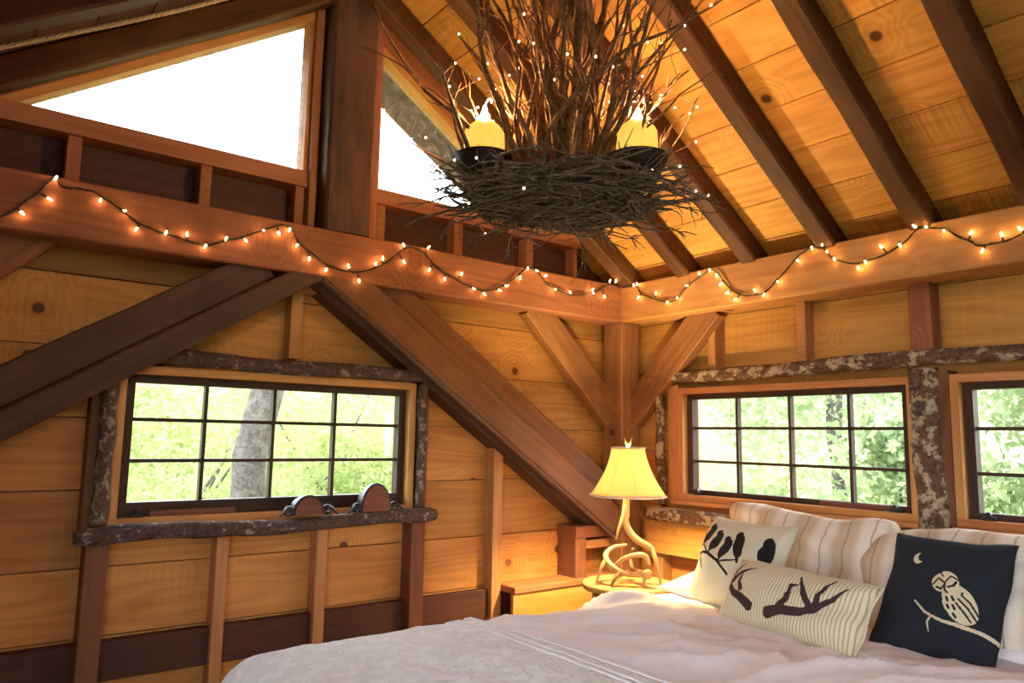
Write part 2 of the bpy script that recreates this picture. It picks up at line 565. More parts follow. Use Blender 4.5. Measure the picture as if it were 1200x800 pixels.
def ball_data(c, r, nu=8, nv=6, sc=(1, 1, 1), voff=0):
    vs = [(c[0], c[1], c[2] - r * sc[2])]
    for i in range(1, nv):
        t = math.pi * i / nv
        for j in range(nu):
            a = 2 * math.pi * j / nu
            vs.append((c[0] + r * sc[0] * math.sin(t) * math.cos(a), c[1] + r * sc[1] * math.sin(t) * math.sin(a), c[2] - r * sc[2] * math.cos(t)))
    vs.append((c[0], c[1], c[2] + r * sc[2]))
    fs = []
    for j in range(nu):
        fs.append((voff, voff + 1 + (j + 1) % nu, voff + 1 + j))
        for i in range(nv - 2):
            a, b = voff + 1 + i * nu + j, voff + 1 + i * nu + (j + 1) % nu
            fs.append((a, b, b + nu, a + nu))
        k = voff + 1 + (nv - 2) * nu
        fs.append((k + j, k + (j + 1) % nu, voff + len(vs) - 1))
    return vs, fs


def point_light(name, loc, power, colour, radius, parent=None):
    ld = bpy.data.lights.new(name, 'POINT')
    ld.energy = power; ld.color = colour; ld.shadow_soft_size = radius
    lo = bpy.data.objects.new(name, ld)
    return link(lo, Matrix.Translation(loc), parent)


# ------------------------------------------------------------------ dimensions of the room
XR = 1.62            # ridge line
XW = 3.24            # inner face of the opposite side beam
YB = 4.30            # inner face of the wall behind the viewer
M_ = 0.66            # roof pitch
ZD = 0.93            # underside of roof boards above the right plate (x = 0)
BF = -0.20           # front of the wall boards
FLOOR = -H


def zdeck(x):
    return ZD + M_ * (x if x <= XR else XW - x)


# ================================================================== SETTING
# floor
fl = thing('floor', None, None, (1.6, 2.0, FLOOR), kind='structure')
y = -0.3
k = 0
while y < YB + 0.2:
    y1 = min(y + 0.18, YB + 0.3)
    timber('plank', (-0.3, (y + y1) / 2, FLOOR - 0.02), (XW + 0.3, (y + y1) / 2, FLOOR - 0.02), y1 - y - 0.003, 0.04, 'floor_wood', fl)
    y = y1

# ---- gable wall (left in the view)
wl = thing('wall_left', None, None, (XR, -0.24, FLOOR), kind='structure')
WA = (1.192, 2.398, -0.335, 0.232)      # window opening in the gable wall
joints = [-1.25, -0.97, -0.71, -0.475, -0.208, 0.042, 0.29, 0.545, 0.80]
for a, b in zip(joints[:-1], joints[1:]):
    for (x0, x1, z0, z1) in subtract((-0.26, XW + 0.26, a + 0.002, b - 0.002), [WA]):
        prism('plank', rect(x0, x1, z0, z1), 'A', BF - 0.025, BF + random.uniform(-0.003, 0.003), 'pine_board', wl)
for (x0, x1, z0, z1) in subtract((-0.28, XW + 0.28, FLOOR, 0.80), [WA]):
    prism('sheathing', rect(x0, x1, z0, z1), 'A', BF - 0.045, BF - 0.026, 'outside_siding', wl)
# gable above the tie beam: dark boards under the windows, rake boards along the roof, strip behind the king post
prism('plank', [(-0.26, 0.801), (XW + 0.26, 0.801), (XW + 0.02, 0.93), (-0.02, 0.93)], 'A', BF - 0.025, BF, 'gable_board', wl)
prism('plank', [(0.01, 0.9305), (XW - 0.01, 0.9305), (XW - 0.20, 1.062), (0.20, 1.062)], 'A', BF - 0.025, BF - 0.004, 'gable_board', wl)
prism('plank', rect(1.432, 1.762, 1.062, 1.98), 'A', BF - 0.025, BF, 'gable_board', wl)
for s in (0, 1):
    mx = (lambda x: x) if s == 0 else (lambda x: XW - x)
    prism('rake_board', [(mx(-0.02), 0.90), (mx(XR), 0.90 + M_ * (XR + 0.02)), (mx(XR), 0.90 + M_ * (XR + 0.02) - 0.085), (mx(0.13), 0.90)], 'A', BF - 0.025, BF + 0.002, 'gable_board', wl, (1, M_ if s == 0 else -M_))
    prism('rake_sheathing', [(mx(-0.26), 0.80), (mx(-0.03), ZD), (mx(XR), ZD + M_ * XR + 0.02), (mx(XR), ZD + M_ * XR - 0.115), (mx(0.13), 0.93), (mx(0.2), 0.80)], 'A', BF - 0.045, BF - 0.027, 'outside_siding', wl, (1, M_ if s == 0 else -M_))

prism('sheathing', rect(0.2, XW - 0.2, 0.801, 1.06), 'A', BF - 0.045, BF - 0.027, 'outside_siding', wl)
# studs of the gable wall (parts of the wall)
SF = -0.13


def studA(x0, x1, z0, z1, mat='pine_stud', front=SF):
    return timber('stud', ((x0 + x1) / 2, (front + BF) / 2, z0), ((x0 + x1) / 2, (front + BF) / 2, z1), abs(front - BF), x1 - x0, mat, wl, up=(1, 0, 0), c=0.003)


studA(0.685, 0.742, FLOOR, 0.06)
studA(1.125, 1.195, FLOOR, -0.36, 'brace_red', -0.115)
studA(1.125, 1.165, -0.36, 0.24, 'brace_red', -0.118)
studA(2.385, 2.455, FLOOR, -0.36, 'brace_red', -0.115)
studA(2.43, 2.475, -0.36, 0.27, 'brace_red', -0.125)
studA(1.975, 2.02, FLOOR, -0.36)
studA(1.578, 1.625, FLOOR, -0.36)
studA(1.735, 1.785, 0.30, 0.585)
timber('blocking', (1.80, -0.16, 0.60), (1.62, -0.16, 0.60), 0.08, 0.045, 'pine_stud', wl)
# dark girt low on the wall
timber('girt', (-0.05, -0.178, -0.785), (XW + 0.1, -0.178, -0.785), 0.040, 0.135, 'dark_board', wl)
# framing at the foot of the corner
timber('blocking', (0.0, -0.125, -0.475), (0.275, -0.125, -0.475), 0.15, 0.06, 'brace_red', wl)
timber('blocking', (0.235, -0.125, -0.505), (0.235, -0.125, -0.70), 0.14, 0.075, 'brace_red', wl, up=(1, 0, 0))
timber('blocking', (0.0, -0.14, -0.545), (0.195, -0.14, -0.545), 0.11, 0.045, 'pine_stud', wl)
timber('ledge', (-0.02, -0.11, -0.715), (0.68, -0.11, -0.715), 0.16, 0.03, 'pine_stud', wl)
prism('plank', rect(0.0, 0.68, -0.96, -0.732), 'A', -0.06, -0.04, 'pine_board', wl)
# cripple studs under the gable windows
for x0, x1 in ((2.572, 2.618), (2.130, 2.172), (1.755, 1.795), (1.375, 1.418), (0.955, 1.005), (0.515, 0.56), (0.205, 0.232)):
    timber('stud', ((x0 + x1) / 2, -0.165, 0.80), ((x0 + x1) / 2, -0.165, 1.05), 0.07, x1 - x0, 'red_trim', wl, up=(1, 0, 0), c=0.003)

# ---- tie beam, posts, braces
beamA = timber('tie_beam', (-0.16, -0.08, 0.726), (XW + 0.16, -0.08, 0.726), 0.16, 0.20, 'beam_wood', up=(0, 0, 1), c=0.006, seg=30, rough=0.002, seed=3)
tag(beamA, 'heavy reddish tie beam across the gable wall, carrying half the string lights', 'beam')
beamB = timber('wall_plate', (-0.08, 0.002, 0.726), (-0.08, YB + 0.1, 0.726), 0.16, 0.20, 'plate_wood', up=(0, 0, 1), c=0.006, seg=30, rough=0.002, seed=5)
tag(beamB, 'long orange-brown wall plate above the two bedside windows, under the rafter ends', 'beam')
beamC = timber('wall_plate', (XW + 0.08, 0.002, 0.726), (XW + 0.08, YB + 0.1, 0.726), 0.16, 0.20, 'beam_wood', up=(0, 0, 1), c=0.006, seg=30, rough=0.002, seed=9)
tag(beamC, 'wall plate on the far left side of the room, opposite the bedside windows', 'beam')

cp = timber('corner_post', (-0.073, -0.07, FLOOR), (-0.073, -0.07, 0.624), 0.14, 0.146, 'post_wood', up=(1, 0, 0), c=0.006, seg=20, rough=0.003, seed=2)
tag(cp, 'square brown timber post in the room corner behind the antler lamp', 'post')
cp2 = timber('corner_post', (XW + 0.073, -0.07, FLOOR), (XW + 0.073, -0.07, 0.624), 0.14, 0.146, 'post_wood', up=(1, 0, 0), c=0.006, seg=20, rough=0.003, seed=4)
tag(cp2, 'square timber post at the left end of the gable wall', 'post')
kp = timber('king_post', (1.612, -0.085, 0.828), (1.612, -0.085, 1.99), 0.17, 0.205, 'old_post', up=(1, 0, 0), c=0.012, seg=24, rough=0.006, seed=8)
tag(kp, 'weathered dark king post standing between the two triangular gable windows', 'post')
rb = timber('ridge_beam', (XR, -0.4, 1.95), (XR, YB + 0.1, 1.95), 0.08, 0.12, 'rafter_wood', seg=8, rough=0.002)
tag(rb, 'dark ridge beam along the top of the roof above the branch chandelier', 'beam')

# chevron braces under the tie beam: each is two lapped timbers
def sloped(name, x_a, x_b, lo, hi, y0, y1, mat, parent):
    """timber between two sloping lines z=lo(x), z=hi(x)"""
    pa = Vector((x_a, (y0 + y1) / 2, (lo(x_a) + hi(x_a)) / 2)); pb = Vector((x_b, (y0 + y1) / 2, (lo(x_b) + hi(x_b)) / 2))
    d = (pb - pa).normalized()
    hgt = abs(hi(x_a) - lo(x_a)) * math.hypot(d.x, 0) / d.length
    return timber(name, pa, pb, abs(y1 - y0), hgt, mat, parent, up=(0, 0, 1), c=0.007, seg=26, rough=0.0035, seed=int(x_a * 10))


lo1 = lambda x: 0.447 + 0.675 * (x - 1.44)
br = thing('chevron_brace', 'broad diagonal brace falling from the tie beam to the corner behind the lamp', 'brace', (0.1, -0.1, -0.45))
sloped('front_timber', 0.02, 1.72, lo1, lambda x: lo1(x) + 0.163, -0.075, -0.003, 'brace_red', br)
sloped('upper_timber', 0.0, 1.45, lambda x: lo1(x) + 0.166, lambda x: lo1(x) + 0.305, -0.198, -0.048, 'brace_red', br)
sloped('edge_strip', 0.04, 1.70, lambda x: lo1(x) - 0.014, lambda x: lo1(x) - 0.001, -0.034, -0.006, 'weathered_strip', br)
sloped('back_timber', 0.06, 1.76, lambda x: lo1(x) - 0.032, lambda x: lo1(x) + 0.13, -0.198, -0.077, 'brace_wood', br)
lo2 = lambda x: 0.572 - 0.645 * (x - 1.775)
bl = thing('chevron_brace', 'dark diagonal brace crossing the upper left corner of the gable wall window', 'brace', (XW, -0.1, -0.4))
sloped('front_timber', XW, 1.66, lo2, lambda x: lo2(x) + 0.105, -0.12, -0.003, 'brace_wood', bl)
sloped('upper_timber', XW, 1.93, lambda x: lo2(x) + 0.108, lambda x: lo2(x) + 0.255, -0.198, -0.03, 'brace_wood', bl)

# knee braces
def knee(p0, p1, w, h, label):
    o = timber('knee_brace', p0, p1, w, h, 'post_wood', up=(0, 0, 1), c=0.006, seg=10, rough=0.003, seed=6)
    return tag(o, label, 'brace')


knee((-0.03, -0.115, 0.125), (0.54, -0.115, 0.672), 0.07, 0.155, 'short brown knee brace from the corner post up to the gable tie beam')
knee((-0.115, -0.03, 0.125), (-0.115, 0.52, 0.66), 0.07, 0.155, 'short knee brace from the corner post up to the plate over the bedside window')
knee((XW + 0.03, -0.115, 0.125), (XW - 0.56, -0.115, 0.672), 0.07, 0.155, 'knee brace at the far left end under the gable tie beam')

# ---- right wall (bedside windows)
wr = thing('wall_right', None, None, (-0.24, 2.0, FLOOR), kind='structure')
WB1 = (0.283, 1.456, -0.300, 0.262)
WB2 = (1.585, 2.758, -0.300, 0.262)
jB = [-1.25, -1.0, -0.76, -0.52, -0.30, -0.06, 0.16, 0.36, 0.625, 0.80]
for a, b in zip(jB[:-1], jB[1:]):
    for (x0, x1, z0, z1) in subtract((-0.20, YB + 0.2, a + 0.002, b - 0.002), [WB1, WB2]):
        prism('plank', rect(x0, x1, z0, z1), 'B', BF - 0.025, BF + random.uniform(-0.003, 0.003), 'pine_board', wr)
for (x0, x1, z0, z1) in subtract((-0.245, YB + 0.25, FLOOR, 0.90), [WB1, WB2]):
    prism('sheathing', rect(x0, x1, z0, z1), 'B', BF - 0.045, BF - 0.026, 'outside_siding', wr)


def studB(y0, y1, z0, z1, mat='pine_stud', front=SF):
    return timber('stud', ((front + BF) / 2, (y0 + y1) / 2, z0), ((front + BF) / 2, (y0 + y1) / 2, z1), y1 - y0, abs(front - BF), mat, wr, up=(1, 0, 0), c=0.003)


studB(0.470, 0.512, 0.34, 0.625)
studB(0.955, 1.000, 0.34, 0.625)
studB(1.452, 1.535, 0.34, 0.625, 'beam_wood', -0.12)
studB(2.0, 2.045, 0.34, 0.625)
studB(2.5, 2.545, 0.34, 0.625)
for yy in (0.12, 0.60, 1.05, 1.50, 2.0, 2.5):
    studB(yy, yy + 0.045, FLOOR, -0.36)
timber('girt', (-0.17, 0.0, -0.40), (-0.17, YB, -0.40), 0.06, 0.05, 'pine_stud', wr)

# ---- side wall behind the viewer's left, and wall behind the viewer (unseen windows put in for daylight)
wc = thing('wall_side', None, None, (XW + 0.22, 2.0, FLOOR), kind='structure')
WC2 = (1.95, 4.2, -0.80, 0.58)  # unseen opening, sized to light the bed more than the gable wall
for a, b in zip(jB[:-1], jB[1:]):
    for (x0, x1, z0, z1) in subtract((-0.20, YB + 0.2, a + 0.002, b - 0.002), [WC2]):
        prism('plank', rect(x0, x1, z0, z1), 'B', XW + 0.20, XW + 0.225, 'pine_board', wc)
for (x0, x1, z0, z1) in subtract((-0.245, YB + 0.25, FLOOR, 0.90), [WC2]):
    prism('sheathing', rect(x0, x1, z0, z1), 'B', XW + 0.226, XW + 0.245, 'outside_siding', wc)
wk = thing('wall_back', None, None, (XR, YB + 0.02, FLOOR), kind='structure')
for a, b in zip(jB[:-1], jB[1:]):
    prism('plank', rect(-0.26, XW + 0.26, a + 0.002, b - 0.002), 'A', YB, YB + 0.025, 'pine_board', wk)
prism('sheathing', rect(-0.28, XW + 0.28, FLOOR, 0.80), 'A', YB + 0.026, YB + 0.045, 'outside_siding', wk)
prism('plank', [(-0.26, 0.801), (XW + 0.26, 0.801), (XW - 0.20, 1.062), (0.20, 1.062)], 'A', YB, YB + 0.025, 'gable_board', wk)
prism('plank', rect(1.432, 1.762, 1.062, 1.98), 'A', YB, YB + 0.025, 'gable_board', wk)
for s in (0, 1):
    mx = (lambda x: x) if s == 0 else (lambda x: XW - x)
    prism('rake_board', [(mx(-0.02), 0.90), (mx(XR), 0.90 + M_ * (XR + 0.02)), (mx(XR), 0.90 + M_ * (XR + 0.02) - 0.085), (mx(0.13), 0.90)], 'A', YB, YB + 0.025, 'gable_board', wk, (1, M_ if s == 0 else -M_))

# ---- roof: boards over rafters
ce = thing('ceiling', None, None, (XR, 2.0, 1.9), kind='structure')
xs = [-0.36, -0.199, -0.028, 0.143, 0.313, 0.488, 0.656, 0.825, 0.995, 1.165, 1.335, 1.505, XR]
nrm = math.hypot(1, M_)
for s in (0, 1):
    for x0, x1 in zip(xs[:-1], xs[1:]):
        a, b = (x0, x1) if s == 0 else (XW - x0, XW - x1)
        xm = (a + b) / 2
        zz = lambda x: ZD + M_ * (x if s == 0 else XW - x)
        n = Vector((-M_ if s == 0 else M_, 0, 1)).normalized()
        c0 = Vector((xm, -0.215, zz(xm))) + n * (0.0125 + random.uniform(-0.0015, 0.0015)); c1 = Vector((xm, YB + 0.1, zz(xm))) + n * 0.0125
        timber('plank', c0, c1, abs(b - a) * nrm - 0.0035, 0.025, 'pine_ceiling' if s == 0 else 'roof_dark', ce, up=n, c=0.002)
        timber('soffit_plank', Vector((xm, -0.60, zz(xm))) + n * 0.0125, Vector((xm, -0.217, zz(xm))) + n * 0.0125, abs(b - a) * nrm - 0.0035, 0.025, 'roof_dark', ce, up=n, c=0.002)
    a, b = (-0.42, XR) if s == 0 else (XW + 0.42, XR)
    n = Vector((-M_ if s == 0 else M_, 0, 1)).normalized() * 0.04
    v = [(a, -0.62, zz(a)), (b, -0.62, zz(b)), (b, YB + 0.15, zz(b)), (a, YB + 0.15, zz(a))]
    v = [tuple(Vector(q) + n * 0.66) for q in v] + [tuple(Vector(q) + n * 1.3) for q in v]
    o = obj('roof_sheet', v, [(0, 1, 2, 3), (7, 6, 5, 4), (0, 4, 5, 1), (1, 5, 6, 2), (2, 6, 7, 3), (3, 7, 4, 0)], 'outside_siding', ce)
    fix_normals(o)
ordn = ['lying against the gable wall', 'second out from the gable wall', 'third out from the gable wall', 'fourth from the gable, ending above the left window', 'fifth from the gable, ending above the bark slab', 'sixth from the gable, at the right edge', 'seventh out from the gable wall', 'eighth out from the gable wall']
for k in range(8):
    for s in (0, 1):
        yc = 0.085 + 0.38 * k - 0.042
        if s == 1 and k > 4: continue
        if s == 1 and k == 0: yc = -0.052
        fx = (lambda x: x) if s == 0 else (lambda x: XW - x)
        n = Vector((-M_ if s == 0 else M_, 0, 1)).normalized()
        dpt = 0.098
        pa = Vector((fx(-0.13), yc, ZD + M_ * -0.13)) - n * (dpt / 2 + 0.001); pb = Vector((fx(XR - 0.03), yc, ZD + M_ * (XR - 0.03))) - n * (dpt / 2 + 0.001)
        o = timber('rafter', pa, pb, 0.084, dpt, 'rafter_wood', up=n, c=0.008, seg=30, rough=0.004, seed=k + s * 20)
        if s == 0:
            lab = 'dark rafter of the orange-lit roof slope, ' + ordn[k]
        else:
            lab = 'dark rafter of the dim left roof slope, ' + ordn[k].split(',')[0]
        tag(o, lab, 'rafter', 'roof rafters')
# rope under the left slope
pts = [(2.98 - 0.95 * t, 0.20 + 0.012 * math.sin(t * 5), zdeck(2.98 - 0.95 * t) - 0.062 - 0.02 * math.sin(math.pi * t)) for t in [i / 60 for i in range(61)]]
vs, fs = [], []
for st in range(3):
    sp = []
    for i in range(0, 241):
        t = i / 240; q = t * 60; i0 = min(int(q), 59); fr = q - i0
        p = Vector(pts[i0]).lerp(Vector(pts[i0 + 1]), fr)
        a = i * 0.42 + st * 2.094
        sp.append(p + Vector((0.0, math.cos(a), math.sin(a))) * 0.0045)
    v, f = tube_data(sp, 0.0052, 5, voff=len(vs)); vs += v; fs += f
tag(obj('rope', vs, fs, 'rope_fibre', smooth=True), 'pale twisted rope stretched along the dim left roof slope', 'rope')

# ================================================================== WINDOWS
def sash_window(name, plane, u0, u1, z0, z1, us, zs, gt, gb, sgn=1.0, base=0.0, hardware=True, mat_sash='sash_wood', lining='pine_trim'):
    """opening rectangle with a lining, a dark sash, muntins and single panes; depths run from base outwards (sgn=1: towards -axis)"""
    d = lambda a: base + sgn * a
    loc = ((u0 + u1) / 2, d(-0.2), z0) if plane == 'A' else (d(-0.2), (u0 + u1) / 2, z0)
    w = thing(name, None, None, loc, kind='structure')
    t = 0.03
    for r in ((u0, u1, z1 - t, z1), (u0, u1, z0, z0 + t), (u0, u0 + t, z0 + t, z1 - t), (u1 - t, u1, z0 + t, z1 - t)):
        prism('lining', rect(*r), plane, d(-0.25), d(-0.118), lining, w, (1, 0) if r[1] - r[0] > 0.2 else (0, 1))
    a0, a1, b0, b1 = u0 + t + 0.002, u1 - t - 0.002, z0 + t + 0.002, z1 - t - 0.002
    st = 0.032
    for r in ((a0, a1, gt, b1), (a0, a1, b0, gb), (a0, a0 + st, gb, gt), (a1 - st, a1, gb, gt)):
        prism('sash_rail' if r[1] - r[0] > 0.2 else 'sash_stile', rect(*r), plane, d(-0.20), d(-0.155), mat_sash, w, (1, 0) if r[1] - r[0] > 0.2 else (0, 1))
    mw = 0.0065
    for u in us:
        prism('muntin', rect(u - mw, u + mw, gb, gt), plane, d(-0.192), d(-0.163), mat_sash, w, (0, 1))
    for z in zs:
        prism('muntin', rect(a0 + st, a1 - st, z - mw, z + mw), plane, d(-0.190), d(-0.165), mat_sash, w)
    ue = [a0 + st] + list(us) + [a1 - st]
    ze = [gb] + sorted(zs) + [gt]
    for i in range(len(ue) - 1):
        for j in range(len(ze) - 1):
            prism('pane', rect(ue[i], ue[i + 1], ze[j], ze[j + 1]), plane, d(-0.180), d(-0.177), 'pane_glass', w)
    if hardware:
        for u in (a0 + 0.05, a1 - 0.09):
            prism('latch', [(u, b0 - 0.006), (u + 0.045, b0 - 0.006), (u + 0.045, b0 + 0.012), (u + 0.028, b0 + 0.012), (u + 0.024, b0 + 0.028), (u + 0.012, b0 + 0.028), (u + 0.010, b0 + 0.012), (u, b0 + 0.012)], plane, d(-0.154), d(-0.132), 'black_iron', w)
        prism('hinge_plate', rect((a0 + a1) / 2 + 0.16, (a0 + a1) / 2 + 0.46, b0, b0 + 0.02), plane, d(-0.154), d(-0.146), 'brown_wood', w)
    return w


w1 = sash_window('window_1', 'A', *WA, [1.557, 1.819, 2.083], [0.040, -0.108], 0.172, -0.254)
prism('sill_board', rect(1.17, 2.42, -0.352, -0.336), 'A', -0.25, -0.085, 'pine_trim', w1)
w2 = sash_window('window_2', 'B', *WB1, [0.606, 0.887, 1.166], [0.060, -0.105], 0.205, -0.246)
prism('sill_board', rect(0.26, 1.46, -0.318, -0.301), 'B', -0.25, -0.085, 'pine_trim', w2)
w3 = sash_window('window_3', 'B', *WB2, [1.908, 2.189, 2.468], [0.060, -0.105], 0.205, -0.246)
prism('sill_board', rect(1.58, 2.78, -0.318, -0.301), 'B', -0.25, -0.085, 'pine_trim', w3)

# triangular gable windows
def gable_window(name, s, D=lambda d: d):
    fx = (lambda x: x) if s == 1 else (lambda x: XW - x)
    xi = 1.771 if s == 1 else XW - 1.421        # upright edge of the glass
    L = lambda x: 1.757 - 0.665 * (x - 1.771)
    zb = 1.088
    xe = 1.771 + (1.757 - zb) / 0.665           # where glass runs out at the sill
    w = thing(name, None, None, (fx(2.2), D(-0.15), zb - 0.07), kind='structure')
    P = lambda pts: [(fx(x), z) for x, z in pts]
    dirn = (1, -0.665) if s == 1 else (1, 0.665)
    prism('pane', P([(xi - 0.01, zb - 0.01), (xe + 0.05, zb - 0.01), (xi - 0.01, L(xi - 0.01) + 0.02)]), 'A', D(-0.172), D(-0.168), 'dusty_glass', w)
    prism('glazing_stop', P([(xe, zb), (xi - 0.018, L(xi - 0.018)), (xi - 0.018, L(xi - 0.018) + 0.036), (xe + 0.054, zb)]), 'A', D(-0.20), D(-0.120), 'pine_trim', w, dirn)
    prism('glazing_stop', P([(xi, zb), (xi, L(xi)), (xi - 0.018, L(xi - 0.018)), (xi - 0.018, zb)]), 'A', D(-0.20), D(-0.122), 'pine_trim', w, (0, 1))
    prism('casing', P([(xe + 0.054, zb), (xi - 0.056, L(xi - 0.056) + 0.036), (xi - 0.056, L(xi - 0.056) + 0.25), (xe + 0.38, zb)]), 'A', D(-0.20), D(-0.098), 'red_trim', w, dirn)
    prism('casing', P([(xi - 0.019, 0.83), (xi - 0.019, L(xi) + 0.05), (1.722, L(1.722) + 0.05), (1.722, 0.83)]), 'A', D(-0.20), D(-0.090), 'red_trim', w, (0, 1))
    prism('sill_plate', P([(xi - 0.018, zb - 0.068), (xe + 0.32, zb - 0.068), (xe + 0.28, zb), (xi - 0.018, zb)]), 'A', D(-0.20), D(-0.112), 'red_trim', w)
    return w


gable_window('window_4', 1)
gable_window('window_5', -1)

# unseen windows: side one sized to light the bed, back gable pair added likewise
sash_window('unseen_window_6', 'B', *WC2, [2.51, 3.075, 3.64], [0.08, -0.34], 0.52, -0.74, -1.0, XW, False)
gable_window('unseen_window_7', 1, lambda d: YB - 0.2 - d)
gable_window('unseen_window_8', -1, lambda d: YB - 0.2 - d)

# ---- bark-covered logs around the windows
for nm, p0, p1, r, mat, lab, sd in (
    ('head_log', (2.44, -0.108, 0.262), (1.075, -0.108, 0.268), 0.029, 'dark_bark', 'grey-brown bark log lying over the top of the gable wall window', 1),
    ('side_log', (2.425, -0.108, -0.322), (2.418, -0.108, 0.225), 0.027, 'mottled_bark', 'lumpy birch log up the left side of the gable wall window', 2),
    ('side_log', (1.168, -0.100, -0.322), (1.163, -0.100, 0.235), 0.021, 'mottled_bark', 'thin birch log up the right side of the gable wall window', 3),
    ('sill_log', (2.50, -0.062, -0.356), (1.11, -0.062, -0.346), 0.029, 'dark_bark', 'dark bark log along the sill of the gable wall window, below the ornaments', 4),
    ('head_log', (-0.108, 0.075, 0.325), (-0.108, 2.9, 0.325), 0.031, 'birch_bark', 'long pale birch log running above both bedside windows', 5),
    ('side_log', (-0.108, 0.175, -0.325), (-0.108, 0.172, 0.292), 0.023, 'birch_bark', 'narrow birch log left of the bedside window, beside the lamp shade', 6),
    ('sill_log', (-0.052, 0.13, -0.372), (-0.052, 2.9, -0.376), 0.036, 'birch_bark', 'thick bark log under the bedside windows, behind the pillows', 7)):
    o = log_along(nm, p0, p1, r, mat, seg=40, seed=sd)
    tag(o, lab, 'log')
# broad flat bark slab between the bedside windows
slab = thing('bark_slab', 'broad upright bark slab between the two bedside windows', 'log', (-0.1, 1.49, -0.33))
vs, fs = [], []
n1, n2 = 30, 12
for i in range(n1 + 1):
    t = i / n1
    z = -0.335 + 0.627 * t
    yc = 1.505 - 0.018 * t + 0.004 * math.sin(t * 9)
    for j in range(n2):
        a = math.pi * (j / (n2 - 1))
        r = 0.058 * (1 + 0.07 * noise.noise(Vector((a * 2, t * 6, 3)))) * (0.93 if i in (0, n1) else 1)
        vs.append((-0.128 + 0.045 * math.sin(a) * r / 0.058, yc - r * math.cos(a), z))
for i in range(n1):
    for j in range(n2 - 1):
        a = i * n2 + j; fs.append((a, a + 1, a + 1 + n2, a + n2))
    fs.append((i * n2, (i + 1) * n2, (i + 2) * n2 - 1, (i + 1) * n2 - 1))
fs.append(tuple(range(n2))); fs.append(tuple(range((n1 + 1) * n2 - 1, n1 * n2 - 1, -1)))
o = obj('slab', vs, fs, 'birch_bark', slab, smooth=True); fix_normals(o)
for zk, yk, rk in ((0.225, 1.475, 0.017), (0.135, 1.485, 0.021)):
    pr = [(rk * 1.2, 0.0), (rk * 1.25, 0.004), (rk, 0.009), (rk * 0.55, 0.006), (rk * 0.2, 0.007)]
    v, f = [], []
    for (r, h) in pr:
        for j in range(12):
            a = 2 * math.pi * j / 12
            v.append((-0.0845 + h, yk + r * math.cos(a), zk + r * 1.2 * math.sin(a)))
    for i in range(len(pr) - 1):
        for j in range(12):
            f.append((i * 12 + j, i * 12 + (j + 1) % 12, (i + 1) * 12 + (j + 1) % 12, (i + 1) * 12 + j))
    f.append(tuple(range(48, 60)))
    obj('branch_scar', v, f, 'dark_bark', slab, smooth=True)
prism('side_casing', rect(1.545, 1.583, -0.30, 0.28), 'B', -0.20, -0.115, 'brace_red', wr, (0, 1))
prism('side_casing', rect(0.215, 0.281, -0.30, 0.28), 'B', -0.20, -0.125, 'pine_trim', wr, (0, 1))
prism('girt', rect(0.08, 2.9, -0.575, -0.415), 'B', -0.128, -0.098, 'pine_board', wr)

# ================================================================== STRING LIGHTS
SA = [(2.738,0.682),(2.669,0.743),(2.654,0.817),(2.521,0.770),(2.447,0.747),(2.404,0.692),(2.309,0.697),(2.239,0.698),(2.174,0.671),(2.102,0.713),(2.033,0.718),(1.968,0.767),(1.908,0.770),(1.865,0.791),(1.831,0.734),(1.779,0.689),(1.706,0.655),(1.610,0.679),(1.562,0.632),(1.489,0.709),(1.456,0.736),(1.357,0.813),(1.356,0.745),(1.236,0.822),(1.224,0.729),(1.143,0.700),(1.058,0.729),(0.988,0.675),(0.927,0.659),(0.841,0.687),(0.801,0.713),(0.714,0.769),(0.667,0.821),(0.613,0.816),(0.558,0.796),(0.487,0.739),(0.386,0.735),(0.229,0.769),(0.226,0.754),(0.145,0.751),(0.104,0.833),(0.058,0.839)]
SWA = [(2.92,0.60),(2.834,0.627),(2.761,0.686),(2.709,0.747),(2.656,0.817),(2.637,0.795),(2.580,0.796),(2.542,0.793),(2.462,0.756),(2.392,0.712),(2.322,0.695),(2.235,0.682),(2.175,0.674),(2.102,0.706),(2.025,0.737),(1.913,0.798),(1.862,0.797),(1.807,0.738),(1.696,0.676),(1.602,0.662),(1.487,0.694),(1.388,0.770),(1.339,0.808),(1.262,0.806),(1.171,0.739),(1.055,0.697),(0.935,0.674),(0.812,0.711),(0.667,0.821),(0.591,0.807),(0.518,0.752),(0.374,0.728),(0.223,0.757),(0.104,0.819),(0.019,0.812)]
SB = [(0.105,0.815),(0.130,0.811),(0.141,0.743),(0.259,0.742),(0.335,0.690),(0.398,0.701),(0.463,0.756),(0.537,0.802),(0.598,0.813),(0.637,0.782),(0.663,0.736),(0.702,0.687),(0.744,0.651),(0.847,0.671),(0.892,0.652),(0.962,0.698),(1.059,0.776),(1.128,0.820),(1.175,0.822),(1.196,0.788),(1.225,0.754),(1.324,0.701),(1.354,0.718),(1.422,0.764),(1.491,0.760),(1.551,0.818),(1.591,0.809),(1.651,0.783),(1.740,0.752),(1.775,0.685),(1.838,0.725),(1.896,0.734),(1.97,0.76),(2.03,0.79)]
SWB = [(0.018,0.812),(0.117,0.806),(0.160,0.754),(0.293,0.704),(0.376,0.693),(0.463,0.758),(0.598,0.813),(0.647,0.780),(0.731,0.685),(0.813,0.658),(0.892,0.662),(0.963,0.717),(1.060,0.795),(1.121,0.821),(1.178,0.803),(1.225,0.750),(1.321,0.719),(1.407,0.731),(1.494,0.762),(1.557,0.810),(1.591,0.809),(1.647,0.790),(1.730,0.728),(1.770,0.705),(1.851,0.707),(1.903,0.723),(2.0,0.78),(2.1,0.80)]


